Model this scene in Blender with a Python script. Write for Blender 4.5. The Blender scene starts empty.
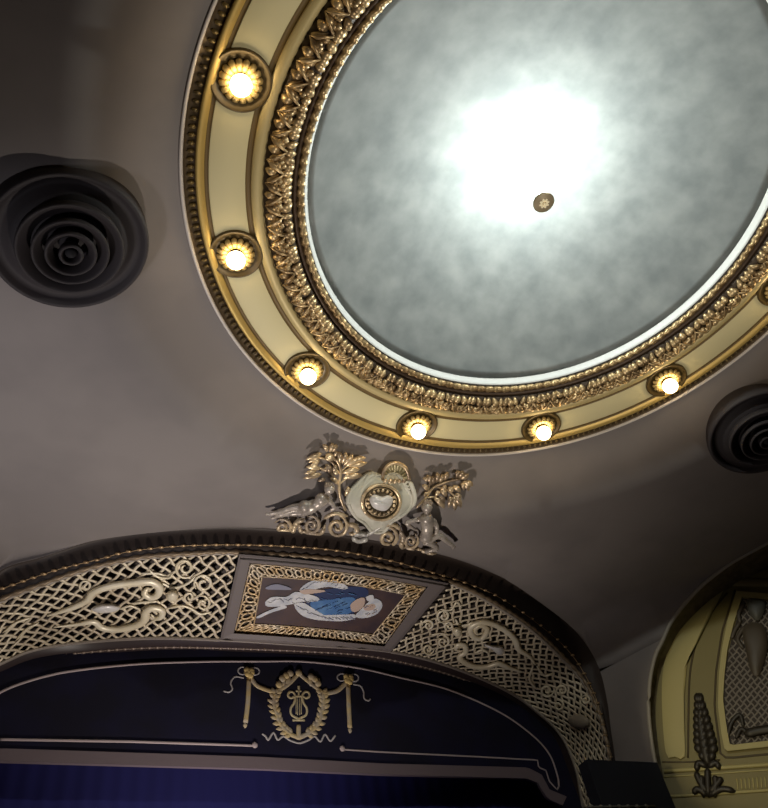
import bpy, math, random
from mathutils import Vector, Matrix
from mathutils.bvhtree import BVHTree
random.seed(7)
PI = math.pi
sc = bpy.context.scene
COL = sc.collection

# ------------------------------------------------------------------ camera
# hall frame: x right along the stage front, y towards the stage, z up; one unit of the survey = 10 m
S = 10.0
CAMZ = 1.6
X0 = 0.59                      # survey x of the axis of symmetry (dome centre)
CY = 0.3165                    # survey y of the dome centre
FPX = 744.936
RV = Vector((0.904004, -0.401190, -0.147729))
UV = Vector((-0.211332, -0.719714, 0.661325))
FV = Vector((0.371639, 0.566620, 0.735408))
def W(x, y, z):                # survey (x from the axis) -> metres
    return Vector((x * S, y * S, z * S + CAMZ))
CAM = W(-X0, 0, 0)
cam = bpy.data.cameras.new('camera'); cam_o = bpy.data.objects.new('camera', cam); COL.objects.link(cam_o)
m = Matrix((RV, UV, -FV)).transposed()
cam_o.matrix_world = Matrix.Translation(CAM) @ m.to_4x4()
cam.sensor_width = 36; cam.lens = FPX / 808 * 36; cam.clip_end = 200
sc.camera = cam_o
def ray(px, py):
    return (RV * (px - 384) - UV * (py - 404) + FV * FPX).normalized()

# ------------------------------------------------------------------ light
sc.view_settings.view_transform = 'Standard'; sc.view_settings.look = 'None'
sc.view_settings.gamma = 1; sc.view_settings.use_curve_mapping = False
sc.view_settings.exposure = 0.0
wd = bpy.data.worlds.new('hall_air'); sc.world = wd; wd.use_nodes = True
wd.node_tree.nodes['Background'].inputs[0].default_value = (0.55, 0.5, 0.6, 1)
wd.node_tree.nodes['Background'].inputs[1].default_value = 0.006
def lamp(name, kind, loc, power, color, aim=None, **kw):
    l = bpy.data.lights.new(name, kind); l.energy = power; l.color = color
    for k, v in kw.items(): setattr(l, k, v)
    o = bpy.data.objects.new(name, l); COL.objects.link(o); o.location = loc
    if aim is not None: o.rotation_euler = (Vector(aim) - Vector(loc)).to_track_quat('-Z', 'Y').to_euler()
    return o
LAMPS = dict(dome=520, key=1700, left=1000, ring=1300, stage=60, niche=2500)
lamp('dome_uplight', 'POINT', W(0, CY, 1.042), LAMPS['dome'], (0.93, 1.0, 0.96), shadow_soft_size=0.12)
# unseen lamps: footlight position at the stage edge, house flood low on the left
lamp('unseen_footlight', 'SPOT', (-1.6, 13.0, 3.0), LAMPS['key'], (1.0, 0.90, 0.80), aim=(-2.0, 10.8, 11.0), shadow_soft_size=0.06, spot_size=2.2, spot_blend=1.0)
lamp('unseen_left_flood', 'SPOT', (-9.0, 8.0, 3.0), LAMPS['left'], (0.95, 0.93, 1.0), aim=(-6.0, 9.0, 11), shadow_soft_size=0.5, spot_size=1.15, spot_blend=1.0)
lamp('ring_fill', 'SPOT', (0.5, 1.0, 2.0), LAMPS['ring'], (1.0, 0.93, 0.80), aim=(0, 3.2, 11.6), shadow_soft_size=0.3, spot_size=1.16, spot_blend=0.25)  # unseen lamp added to brighten the ring, cone fitted to its width
lamp('niche_fill', 'SPOT', (-5.5, 4.5, 4.6), LAMPS['niche'], (1.0, 0.88, 0.58), aim=(9.6, 11.3, 8.2), shadow_soft_size=0.2, spot_size=0.30, spot_blend=0.5)  # unseen spot added to light the niche from across the hall
lamp('stage_blue_flood', 'SPOT', (-1.0, 15.75, 4.6), LAMPS['stage'], (0.22, 0.22, 1.0), aim=(-1.0, 16.3, 8.2), shadow_soft_size=0.3, spot_size=2.2, spot_blend=1.0)

# ------------------------------------------------------------------ materials
MATS = {}
def mat(name, col, rough=0.6, metal=0.0, col2=None, scale=3.0, bump=0.0, bscale=20.0, emit=None, estr=0.0, lo=0.4, hi=0.6, detail=4):
    if name in MATS: return MATS[name]
    mt = bpy.data.materials.new(name); mt.use_nodes = True; MATS[name] = mt
    nt = mt.node_tree; b = nt.nodes['Principled BSDF']
    b.inputs['Base Color'].default_value = (*col, 1)
    b.inputs['Roughness'].default_value = rough; b.inputs['Metallic'].default_value = metal
    g = nt.nodes.new('ShaderNodeNewGeometry')
    if col2:
        n = nt.nodes.new('ShaderNodeTexNoise'); n.inputs['Scale'].default_value = scale; n.inputs['Detail'].default_value = detail
        nt.links.new(g.outputs['Position'], n.inputs['Vector'])
        r = nt.nodes.new('ShaderNodeValToRGB'); r.color_ramp.elements[0].position = lo; r.color_ramp.elements[1].position = hi
        r.color_ramp.elements[0].color = (*col, 1); r.color_ramp.elements[1].color = (*col2, 1)
        nt.links.new(n.outputs['Fac'], r.inputs['Fac']); nt.links.new(r.outputs['Color'], b.inputs['Base Color'])
    if bump:
        n2 = nt.nodes.new('ShaderNodeTexNoise'); n2.inputs['Scale'].default_value = bscale; n2.inputs['Detail'].default_value = 3
        nt.links.new(g.outputs['Position'], n2.inputs['Vector'])
        bp = nt.nodes.new('ShaderNodeBump'); bp.inputs['Strength'].default_value = bump; bp.inputs['Distance'].default_value = 0.05
        nt.links.new(n2.outputs['Fac'], bp.inputs['Height']); nt.links.new(bp.outputs['Normal'], b.inputs['Normal'])
    if emit:
        b.inputs['Emission Color'].default_value = (*emit, 1); b.inputs['Emission Strength'].default_value = estr
    return mt
M_CEIL = mat('ceiling_paint', (0.21, 0.185, 0.175), 0.75, col2=(0.25, 0.22, 0.205), scale=0.5)
M_DOME = mat('dome_silver_leaf', (0.155, 0.172, 0.172), 0.75, col2=(0.25, 0.268, 0.26), scale=2.2, lo=0.3, hi=0.72, detail=14)
M_WHITE = mat('white_plaster', (0.70, 0.71, 0.68), 0.5)
M_CREAM = mat('cream_paint', (0.74, 0.66, 0.38), 0.6)
M_STRIPE = mat('brown_stripe', (0.16, 0.10, 0.03), 0.5)
M_GOLDP = mat('gold_paint', (0.60, 0.42, 0.13), 0.45, 0.4)
M_GOLD = mat('antique_gold', (0.30, 0.20, 0.10), 0.38, 0.65, col2=(0.72, 0.53, 0.28), scale=4.0, lo=0.35, hi=0.6)
M_DKGOLD = mat('dark_gold', (0.10, 0.065, 0.03), 0.45, 0.4)
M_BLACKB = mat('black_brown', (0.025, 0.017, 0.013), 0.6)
M_FRIEZE = mat('umber_frieze', (0.035, 0.023, 0.018), 0.6)
M_LATT = mat('lattice_gilding', (0.62, 0.52, 0.38), 0.42, 0.2, col2=(0.80, 0.70, 0.52), scale=1.2)
M_STRAP = mat('strapwork_gilding', (0.78, 0.68, 0.48), 0.40, 0.15, col2=(0.86, 0.78, 0.60), scale=1.5)
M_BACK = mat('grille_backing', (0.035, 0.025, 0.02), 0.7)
M_GREY = mat('taupe_frame', (0.15, 0.125, 0.12), 0.55)
M_PLUM = mat('plum_moulding', (0.035, 0.023, 0.024), 0.45)
M_CRESTG = mat('crest_gold', (0.30, 0.22, 0.15), 0.33, 0.5, col2=(0.88, 0.68, 0.42), scale=2.5, lo=0.4, hi=0.6)
M_CRESTS = mat('crest_stone', (0.38, 0.33, 0.29), 0.35, 0.3, col2=(0.58, 0.51, 0.44), scale=2.0)
M_CARTC = mat('cartouche_pale', (0.50, 0.49, 0.40), 0.6, 0.0, col2=(0.66, 0.63, 0.53), scale=2.0)
M_SILV = mat('pale_boss', (0.80, 0.77, 0.74), 0.3, 0.1)
M_NAVY = mat('navy_velvet', (0.003, 0.0022, 0.015), 0.98, col2=(0.004, 0.0032, 0.027), scale=1.0)
M_BLUE = mat('blue_drape', (0.03, 0.03, 0.20), 0.9)
M_PIPE = mat('mauve_braid', (0.50, 0.41, 0.43), 0.7)
M_EMBG = mat('embroidery_gold', (0.62, 0.47, 0.24), 0.6, col2=(0.50, 0.42, 0.33), scale=6.0)
M_EMBS = mat('embroidery_silver', (0.52, 0.48, 0.50), 0.6)
M_BULB = mat('lamp_glass', (1, 0.9, 0.7), 0.3, emit=(1.0, 0.76, 0.42), estr=13.0)
M_DISH = mat('lamp_bronze', (0.10, 0.068, 0.024), 0.4, 0.3)
M_PETAL = mat('petal_gold', (0.72, 0.52, 0.20), 0.4, 0.4)
M_VENT = mat('vent_metal', (0.034, 0.027, 0.029), 0.7)
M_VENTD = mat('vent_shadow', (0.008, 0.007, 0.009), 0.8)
M_NGOLD = mat('niche_olive', (0.20, 0.165, 0.055), 0.55)
M_NPALE = mat('niche_cream', (0.42, 0.36, 0.15), 0.55)
M_NREV = mat('niche_reveal', (0.10, 0.08, 0.045), 0.5, col2=(0.16, 0.13, 0.08), scale=5)
M_NGRIL = mat('niche_grille', (0.22, 0.19, 0.16), 0.45, 0.2)
M_NDARK = mat('niche_bronze', (0.035, 0.028, 0.02), 0.45, 0.3)
M_WALL = mat('hall_wall', (0.09, 0.08, 0.078), 0.8)
M_FLOOR = mat('floor_carpet', (0.05, 0.015, 0.02), 0.9)
M_BOX = mat('navy_cloth', (0.004, 0.005, 0.012), 0.8)

# ------------------------------------------------------------------ mesh helpers
class MB:
    def __init__(s): s.v = []; s.f = []; s.mi = []; s.cur = 0
    def add(s, vs, fs):
        n = len(s.v); s.v += [tuple(p) for p in vs]; s.f += [tuple(i + n for i in f) for f in fs]; s.mi += [s.cur] * len(fs)
    def grid(s, rows, closed=False, flip=False):
        nr = len(rows); nc = len(rows[0]); fs = []
        for i in range(nr - 1):
            for j in range(nc if closed else nc - 1):
                a = i * nc + j; b = i * nc + (j + 1) % nc
                q = (a, b, b + nc, a + nc); fs.append(q[::-1] if flip else q)
        s.add([p for r in rows for p in r], fs)
    def build(s, name, material, parent=None, smooth=True, **props):
        me = bpy.data.meshes.new(name); org = Vector((0, 0, 0))
        if parent is not None: org = parent_loc(parent)
        else:
            lo = [min(p[k] for p in s.v) for k in range(3)]; hi = [max(p[k] for p in s.v) for k in range(3)]
            org = Vector([(a + b) / 2 for a, b in zip(lo, hi)])
        me.from_pydata([(p[0] - org.x, p[1] - org.y, p[2] - org.z) for p in s.v], [], s.f)
        mats = material if isinstance(material, (list, tuple)) else [material]
        for q in mats: me.materials.append(q)
        if len(mats) > 1: me.polygons.foreach_set('material_index', s.mi)
        if smooth: me.polygons.foreach_set('use_smooth', [True] * len(me.polygons))
        me.update()
        o = bpy.data.objects.new(name, me); COL.objects.link(o)
        if parent is None: o.location = org
        else: o.parent = parent; o['_'] = 0; del o['_']
        for k, v in props.items(): o[k] = v
        return o
LOCS = {}
def parent_loc(p):
    return LOCS.get(p.name, Vector((0, 0, 0)))
def thing(name, label, cat, loc, group=None):
    o = bpy.data.objects.new(name, None); COL.objects.link(o); o.location = loc; o.empty_display_size = 0.2
    LOCS[o.name] = Vector(loc); o['label'] = label; o['category'] = cat
    if group: o['group'] = group
    return o
def sub(o):                     # children of a part share the part's own frame
    LOCS[o.name] = parent_loc(o.parent) if o.parent else Vector(o.location)
    return o
def spline(P, n):
    P = [Vector(p) for p in P]
    if len(P) == 2: return [P[0].lerp(P[1], i / n) for i in range(n + 1)]
    out = []
    Q = [P[0] * 2 - P[1]] + P + [P[-1] * 2 - P[-2]]
    for i in range(n + 1):
        t = i / n * (len(P) - 1); k = min(int(t), len(P) - 2); u = t - k
        a, b, c, d = Q[k:k + 4]
        out.append(0.5 * ((2 * b) + (c - a) * u + (2 * a - 5 * b + 4 * c - d) * u * u + (3 * b - 3 * c + d - a) * u ** 3))
    return out
def resample(P, n):
    P = [Vector(p) for p in P]; L = [0]
    for a, b in zip(P[:-1], P[1:]): L.append(L[-1] + (b - a).length)
    out = []; k = 0
    for i in range(n + 1):
        t = L[-1] * i / n
        while k < len(P) - 2 and L[k + 1] < t: k += 1
        out.append(P[k].lerp(P[k + 1], (t - L[k]) / max(1e-9, L[k + 1] - L[k])))
    return out
def tube(mb, P, R, N=None, flat=1.0, seg=8):
    """sweep an elliptical section (half width R, half height R*flat) along P; N = surface normals"""
    n = len(P); rows = []
    if not hasattr(R, '__len__'): R = [R] * n
    for i in range(n):
        t = (P[min(i + 1, n - 1)] - P[max(i - 1, 0)])
        t = t.normalized() if t.length > 1e-9 else Vector((1, 0, 0))
        nn = (N[i] if N else (Vector((0, 0, 1)) if abs(t.z) < .9 else Vector((1, 0, 0))))
        b = t.cross(nn); b = b.normalized() if b.length > 1e-6 else t.orthogonal().normalized()
        nn = b.cross(t).normalized()
        rows.append([P[i] + b * (R[i] * math.cos(a)) + nn * (R[i] * flat * math.sin(a)) for a in (2 * PI * k / seg for k in range(seg))])
    mb.grid(rows, closed=True)
    c0 = len(mb.v); mb.v += [tuple(P[0]), tuple(P[-1])]
    base = c0 - n * seg
    for k in range(seg):
        mb.f += [(c0, base + (k + 1) % seg, base + k), (c0 + 1, base + (n - 1) * seg + k, base + (n - 1) * seg + (k + 1) % seg)]; mb.mi += [mb.cur] * 2
def ball(mb, c, rx, ry=None, rz=None, X=Vector((1, 0, 0)), Y=Vector((0, 1, 0)), Z=Vector((0, 0, 1)), u=10, v=7):
    ry = ry or rx; rz = rz or rx; rows = []
    for i in range(v + 1):
        th = PI * i / v * .998 + .001 * PI; rows.append([c + X * (rx * math.sin(th) * math.cos(2 * PI * j / u)) + Y * (ry * math.sin(th) * math.sin(2 * PI * j / u)) + Z * (rz * math.cos(th)) for j in range(u)])
    mb.grid(rows, closed=True)
def boxm(mb, lo, hi):
    x0, y0, z0 = lo; x1, y1, z1 = hi
    mb.add([(x0, y0, z0), (x1, y0, z0), (x1, y1, z0), (x0, y1, z0), (x0, y0, z1), (x1, y0, z1), (x1, y1, z1), (x0, y1, z1)],
           [(0, 3, 2, 1), (4, 5, 6, 7), (0, 1, 5, 4), (1, 2, 6, 5), (2, 3, 7, 6), (3, 0, 4, 7)])
class Surf:                     # a real surface that reliefs are laid on
    def __init__(s, mb): s.b = BVHTree.FromPolygons([Vector(p) for p in mb.v], mb.f)
    def hit(s, px, py, off=0.0):
        d = ray(px, py); h = s.b.ray_cast(CAM, d)
        if h[0] is None:
            h = s.b.ray_cast(CAM, ray(px + .3, py + .2))
            if h[0] is None:
                # nearest point of the surface to the sight line
                best = None
                for k in range(60):
                    q = CAM + d * (8 + k * .25); w = s.b.find_nearest(q)
                    if best is None or w[3] < best[3]: best = w
                h = best
        n = h[1]
        if n.dot(d) > 0: n = -n
        return h[0] - d * (off / max(.25, abs(n.dot(d)))), n
    def px(s, px, py): return (s.hit(px, py)[0] - CAM).dot(FV) / FPX     # metres per pixel there
def stroke(mb, surf, pts, w, lift=0.5, flat=0.6, n=None, prof=None, seg=8, sm=True):
    """a raised band on a surface, its centreline in the photo's frame; w = width in pixels"""
    pts = [Vector((p[0], p[1], 0)) for p in pts]
    n = n or max(6, int(len(pts) * 4))
    Q = spline(pts, n) if sm else resample(pts, n)
    P = []; N = []; R = []
    s0 = surf.px(Q[n // 2].x, Q[n // 2].y)
    for i, q in enumerate(Q):
        r = (w(i / n) if callable(w) else w) * .5 * s0
        if prof == 'leaf': r *= max(.06, math.sin(PI * min(1, (i / n) * .93 + .04)) ** .8)
        elif prof == 'taper': r *= 1 - .75 * i / n
        elif prof == 'ends': r *= min(1, .3 + 5 * min(i, n - i) / n)
        p, nn = surf.hit(q.x, q.y); P.append(p + nn * (r * flat * lift)); N.append(nn); R.append(r)
    tube(mb, P, R, N, flat, seg)
def spiral(cx, cy, R, turns=1.6, a0=0, r1=.15, cw=1, n=18, sy=1.0):
    return [(cx + R * (1 - (1 - r1) * i / n) * math.cos(a0 + cw * 2 * PI * turns * i / n), cy + sy * R * (1 - (1 - r1) * i / n) * math.sin(a0 + cw * 2 * PI * turns * i / n)) for i in range(n + 1)]
def crop(ox, oy, s): return lambda *pts: [(ox + x / s, oy + y / s) for x, y in pts]
def pillow(mb, surf, outline, h, c=None, k=6, lift=0.0, p=.5):
    n = len(outline); cx = c[0] if c else sum(q[0] for q in outline) / n; cy = c[1] if c else sum(q[1] for q in outline) / n
    rows = []
    for i in range(k + 1):
        t = 1 - i / k * .97
        hh = h * (1 - t ** 2.2) ** p + lift
        rows.append([surf.hit(cx + (x - cx) * t, cy + (y - cy) * t, hh)[0] for x, y in outline])
    mb.grid(rows, closed=True)
    if lift: mb.grid([[surf.hit(x, y, -.01)[0] for x, y in outline], rows[0]], closed=True)
    mb.add(rows[-1], [tuple(range(n))])
def smoothpoly(pts, n):
    P = [Vector((x, y, 0)) for x, y in pts]; P2 = P[-1:] + P + P[:2]; Q = spline(P2, (len(P2) - 1) * 6)
    Q = Q[6:6 + 6 * len(P)]; Q = resample(Q + [Q[0]], n)[:-1]
    return [(q.x, q.y) for q in Q]
def revolve(mb, prof, n=240, c=(0, CY)):
    mb.grid([[W(c[0] + r * math.cos(2 * PI * k / n), c[1] + r * math.sin(2 * PI * k / n), z) for k in range(n)] for r, z in prof], closed=True)
def ringpt(r, a, z): return W(r * math.cos(a), CY + r * math.sin(a), z)

# ------------------------------------------------------------------ survey curves of the proscenium
def curve(pts, Yf):
    out = []
    for px, py in pts:
        d = ray(px, py); y = 1.25
        for _ in range(30):
            x = d.x / d.y * y - X0; y = .5 * y + .5 * Yf(abs(x))
        x = d.x / d.y * y - X0
        if out and out[-1].x > .5 and x < out[-1].x + .002:    # the upright jamb: plumb below its widest point
            x = out[-1].x + .002; y = (x + X0) / (d.x / d.y)
        out.append(Vector((x, y, d.z / d.y * y)))
    return out
Yout = lambda x: 1.165 + .42 * min(x, .68) ** 2
Yin = lambda x: 1.41 + .4 * min(x, .47) ** 2
DX = [0]
def full(pts, Yf):              # left of the photo's frame the arch repeats its right half
    c = curve(pts, Yf); right = [p for p in c if p.x > 0]; left = [p for p in c if p.x <= 0]
    xm = -left[0].x; zl = left[0].z
    k = next(i for i, p in enumerate(right) if p.z < zl); a, b = right[k - 1], right[k]; xr = a.lerp(b, (a.z - zl) / (a.z - b.z)).x
    dx = xm - xr
    DX[0] = max(DX[0], dx)
    ext = [Vector((-p.x - dx, p.y, p.z)) for p in reversed(right) if p.z < zl - .015]
    e = right[-1]; bot = Vector((e.x + .005, e.y, -.16))
    return [Vector((-bot.x - dx, bot.y, bot.z))] + ext + left + right + [bot]
A = full([(0, 571), (44, 556.5), (88, 542), (133, 533), (180, 529), (230, 527), (280, 529), (330, 533), (360, 538), (415, 549), (454, 558), (490, 571), (515, 583), (560, 617), (583, 640), (599, 668), (607, 700), (611, 730), (615, 758), (620, 808)], lambda x: Yout(x) - .045)
C = full([(0, 602), (44, 585), (88, 570), (138, 559), (190, 555), (239, 554), (345, 562), (400, 572), (451, 584), (492, 604), (532, 631), (565, 662), (584, 684), (598, 714), (604.5, 736), (608.7, 758), (614, 808)], Yout)
D = full([(0, 664), (34, 650), (86, 642), (155, 638), (220, 640), (300, 645), (392, 652), (454, 668), (509, 692), (542, 716), (563, 739), (576, 770), (583, 808)], Yin)
Ec = full([(0, 676), (52, 660), (138, 651), (220, 649.5), (340, 653), (400, 664), (460, 680), (510, 704), (542, 731), (556, 762), (567, 808)], lambda x: Yin(x) + .05)
def dense(c, n): return resample(spline(c[1:-1], 12 * len(c)), n)
def closest(c, px, py):
    best = None
    for i, p in enumerate(c):
        d = (W(*p) - CAM); f = d.dot(FV); x = 384 + FPX * d.dot(RV) / f; y = 404 - FPX * d.dot(UV) / f
        e = (x - px) ** 2 + (y - py) ** 2
        if best is None or e < best[0]: best = (e, i)
    return best[1]
Ad, Cd, Dd, Ed = dense(A, 400), dense(C, 400), dense(D, 400), dense(Ec, 400)
def seg_between(c, i, j, n): return resample(c[i:j + 1], n)
def loft(mb, a, b, k=1, bulge=0.0, prof=None):
    rows = []
    for i in range(k + 1):
        t = i / k
        row = []
        for p, q in zip(a, b):
            w = W(*p.lerp(q, t))
            if prof: w = w + prof(t)
            row.append(w)
        rows.append(row)
    mb.grid(rows)

# ------------------------------------------------------------------ structure: ceiling
def zp(r):
    t = min(1, max(0, (r - .549) / .15)); t = t * t * (3 - 2 * t); return 1.003 - .058 * t
NA = math.radians(-60); NP = Vector((.735, 1.30, 0)); ND = Vector((math.cos(NA), math.sin(NA), 0)); NN = Vector((-math.sin(NA), math.cos(NA), 0))  # NN points out of the hall
def nplane(px, py, off=0.0):    # niche face: distance along the wall and height
    d = ray(px, py); o = Vector((-X0, 0, 0)); k = ((NP + NN * off) - o).dot(NN) / d.dot(NN); P = o + d * k
    return (P - NP).dot(ND), P.z
outl = [nplane(*p) for p in [(665, 808), (658, 775), (653, 749), (649.5, 720), (649, 700), (651, 676), (656, 655), (662.5, 642), (670, 625), (682, 608), (700, 588), (718, 573), (737, 560), (768, 543)]]
SM = max(.6, outl[-1][0] + .12); ztop = outl[-1][1] + .012
half = [(outl[0][0], -.16), (outl[0][0], .3)] + outl + [(SM - .03, ztop)]
NO = half + [(2 * SM - s, z) for s, z in reversed(half)]
NOd = resample(spline([Vector((s, z, 0)) for s, z in NO[1:-1]], 300), 160)
def npt(s, z, off=0.0): return NP + ND * s + NN * off + Vector((0, 0, z))
Ar = [p for p in Ad if p.x > -.0001]; Al = [p for p in Ad if p.x < 0]
nr = [npt(q.x, q.y) for q in NOd]
def az(p): return math.atan2(p.x, p.y - CY)
kA = max(range(len(Ar)), key=lambda k: az(Ar[k])); ZK = Ar[kA].z       # top of the upright pier beside the arch
kN = next(k for k in range(len(nr)) if nr[k].z >= ZK)
pier_top = [Ar[kA].lerp(nr[kN], t) for t in (.25, .5, .75)]
last = nr[-1]
side = [Vector((last.x, last.y - .05, .5)), Vector((1.45, .0, .72)), Vector((1.45, -.6, .72)), Vector((1.45, -1.4, .72)), Vector((1.2, -1.7, .72)), Vector((.6, -1.8, .72)), Vector((0, -1.8, .72))]
side = resample(side, 40)
DXA = -Al[0].x - Ar[-1].x
def mir(p, k=1.0): return Vector((-p.x - DXA * k, p.y, p.z))
right_b = Ar[:kA + 1] + pier_top + nr[kN:] + side
kL = next(k for k in range(len(Al)) if Al[k].z >= ZK)
rest = pier_top + nr[kN:] + side
left_b = list(reversed(Al[kL:])) + [mir(p, max(0, 1 - i / 60)) for i, p in enumerate(rest)]
def onward(L, sg):              # keep only points that advance around the dome
    out = [L[0]]
    for p in L[1:]:
        a0, a1 = math.atan2(sg * out[-1].x, out[-1].y - CY), math.atan2(sg * p.x, p.y - CY)
        if a1 > a0 + .0006 or (a1 < 0 and a0 > 2): out.append(p)
    return out
RAWR, RAWL = right_b, left_b
right_b = onward(right_b, 1); left_b = onward(left_b, -1)
bound = right_b + list(reversed(left_b))[1:]
mb = MB(); rows = []
steps = [('flat', i / 16) for i in range(17)] + [('cove', i / 10) for i in range(1, 11)] + [('wall', i / 5) for i in range(1, 6)]
RHO = .17
nb = len(bound)
RB = [math.hypot(b.x, b.y - CY) for b in bound]
DR = [max(0, zp(r) - b.z) for r, b in zip(RB, bound)]; UP = [max(0, b.z - zp(r)) for r, b in zip(RB, bound)]
HW = [RHO * min(1, (d / RHO) ** .5) for d in DR]
AZ = [math.atan2(b.x, b.y - CY) for b in bound]
def soft(L, w):                 # blend along the edge by true angle so the cove swells gently
    out = []
    for i in range(nb):
        a = t = 0
        for j in range(-70, 71):
            k = (i + j) % nb; da = (AZ[k] - AZ[i] + PI) % (2 * PI) - PI; da2 = (AZ[(k + 1) % nb] - AZ[k] + PI) % (2 * PI) - PI
            g = math.exp(-(da / w) ** 2) * (abs(da2) + 1e-5); a += g * L[k]; t += g
        out.append(a / t)
    return out
UPs = soft(UP, .14); HWs = soft(HW, .10)
for kind, u in steps:
    row = []
    for i, b in enumerate(bound):
        rb = RB[i]; v = Vector((b.x, b.y - CY)) / rb; zt = zp(rb); drop = DR[i]; hw = HWs[i]; hv = min(drop, RHO)
        if kind == 'flat':
            r = .549 + .15 * u * 2 if u <= .5 else .699 + (rb - hw - .699) * (u - .5) * 2
            f = max(0, (r - .66) / (rb - .66)); z = zp(r) + UPs[i] * f ** 3
        elif kind == 'cove':
            r = rb - hw + hw * math.sin(u * PI / 2); f = max(0, (r - .66) / (rb - .66)); e = UPs[i] * f ** 3
            z = zt + e + (UP[i] - UPs[i]) * u ** 2 - hv * (1 - math.cos(u * PI / 2))
        else: r = rb; z = (zt - hv) + (b.z - zt + hv) * u if drop > RHO else b.z
        row.append(W(v.x * r, CY + v.y * r, z))
    rows.append(row)
mb.grid(rows, closed=True)
mb.build('ceiling', M_CEIL, kind='structure'); CEIL = Surf(mb)
mb = MB(); prof = [(.372, 1.028)]
R0, rise = .372, 1.150 - 1.028
Rs = (R0 * R0 + rise * rise) / (2 * rise)
for k in range(33):
    r = R0 * (1 - k / 32) + .0005; prof.append((r, 1.150 - (Rs - math.sqrt(Rs * Rs - r * r))))
revolve(mb, prof, 200); mb.build('ceiling_dome', M_DOME, kind='structure')
# walls, floor
FZ = -.16
mb = MB()
def wallstrip(mb, P, z0=FZ): mb.grid([[W(p.x, p.y, z0) for p in P], [W(p.x, p.y, p.z + .02) for p in P]])
for sgn, nm in ((1, 'wall_right'), (-1, 'wall_left')):
    mb = MB(); wallstrip(mb, [Vector((sgn * p.x, p.y, p.z)) for p in side if abs(p.x) > 1.19]); mb.build(nm, M_WALL, kind='structure')
mb = MB(); wallstrip(mb, [Vector((1.22, -1.69, .74)), Vector((.6, -1.8, .74)), Vector((-.6, -1.8, .74)), Vector((-1.22, -1.69, .74))]); mb.build('wall_back', M_WALL, kind='structure')
mb = MB()
jam = resample(Ar[kA:] + [Vector((Ar[-1].x, Ar[-1].y, FZ))], 60); nic = resample([nr[kN]] + list(reversed(nr[:kN])) + [Vector((nr[0].x, nr[0].y, FZ))], 60)
for f_ in (lambda p: p, mir):   # the upright piers between arch and side niches
    rows = []
    for i_, p in enumerate(jam):
        q_ = min(nic, key=lambda v: abs(v.z - p.z)); q_ = nr[kN] if i_ == 0 else Vector((q_.x, q_.y, p.z))
        rows.append([W(*f_(p.lerp(q_, t_))) for t_ in (0, .25, .5, .75, 1)])
    mb.grid(rows)
mb.build('wall_front', M_CEIL, kind='structure')
mb = MB(); boxm(mb, (-19, -19, -.2), (19, 19.5, 0)); mb.build('floor', M_FLOOR, kind='structure', smooth=False)

# ------------------------------------------------------------------ the dome ring
T = thing('ceiling_ring', 'huge round cream and gold moulded ring framing the silvery dome', 'ceiling ring', W(0, CY, 1.0))
def rp(name, prof, material, n=240, **kw):
    mb = MB(); revolve(mb, prof, n); return mb.build(name, material, T, **kw)
rp('outer_edge', [(.5490, 1.010), (.5510, 1.004), (.5515, 1.0005), (.5500, .9985), (.5475, .9990), (.5465, 1.001), (.5460, 1.004)], mat('edge_paint', (.66, .60, .55), .5), label='thin pale outer edge')
mb = MB(); revolve(mb, [(.546, 1.002), (.543, 1.0045), (.533, 1.006), (.529, 1.003)]); 
o = mb.build('egg_and_dart_moulding', M_DKGOLD, T); sub(o)
mb = MB()
for k in range(300):
    a = 2 * PI * k / 300; c = ringpt(.5365, a, 1.0025); e = Vector((math.cos(a), math.sin(a), 0)); t = Vector((-math.sin(a), math.cos(a), 0))
    ball(mb, c, .055, .034, .03, e, t, u=6, v=4)
mb.build('egg_row', mat('egg_gilding', (.22, .15, .05), .4, .4, col2=(.10, .07, .03), scale=1.5), o, label='small gilded eggs')
rp('gold_bead', [(.530, 1.004), (.529, .9995), (.526, .9985), (.521, 1.001), (.518, 1.004)], M_GOLDP)
rp('outer_stripe', [(.5185, 1.0035), (.5175, 1.006), (.5125, 1.006), (.512, 1.0045)], M_STRIPE)
rp('cream_band', [(.5125, 1.0055), (.510, 1.0045), (.463, 1.0045), (.4615, 1.0055)], M_CREAM, label='flat cream band that carries the lamps')
rp('inner_stripe', [(.462, 1.005), (.4605, 1.0065), (.4545, 1.0065), (.4535, 1.004)], M_STRIPE)
rp('gold_slope', [(.454, 1.005), (.4525, 1.0015), (.446, .9995), (.4400, 1.000), (.4385, 1.003), (.436, 1.008)], mat('slope_paint', (.62, .50, .24), .45, .15))
# bound acanthus garland
mb = MB(); revolve(mb, [(.4385, 1.008), (.433, 1.002), (.425, .9985), (.412, .9965), (.402, .998), (.397, 1.003), (.396, 1.012)])
gar = sub(mb.build('leaf_garland', mat('garland_ground', (.05, .032, .018), .5, .3), T))
mb = MB()
def rprof(u):                   # height of the garland's roll across its width (u: 0 outside .. 1 inside)
    return 1.0015 - .0052 * math.sin(PI * min(1, max(0, u))) ** .8 
def gpt(u, a): return ringpt(.437 - .040 * u, a, rprof(u))
def gleaf(a0, u0, a1, u1, w, bow=0.0, lift=.01):
    P = []; N = []; n = 7
    for i in range(n + 1):
        t = i / n; u = u0 + (u1 - u0) * t; a = a0 + (a1 - a0) * t + bow * math.sin(PI * t)
        P.append(gpt(u, a) - Vector((0, 0, lift + .035 * math.sin(PI * t)))); N.append(Vector((0, 0, -1)))
    w *= 1.45
    tube(mb, P, [w * max(.15, math.sin(PI * (i / n * .9 + .06)) ** .7) for i in range(n + 1)], N, .55, 6)
NG = 80
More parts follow.
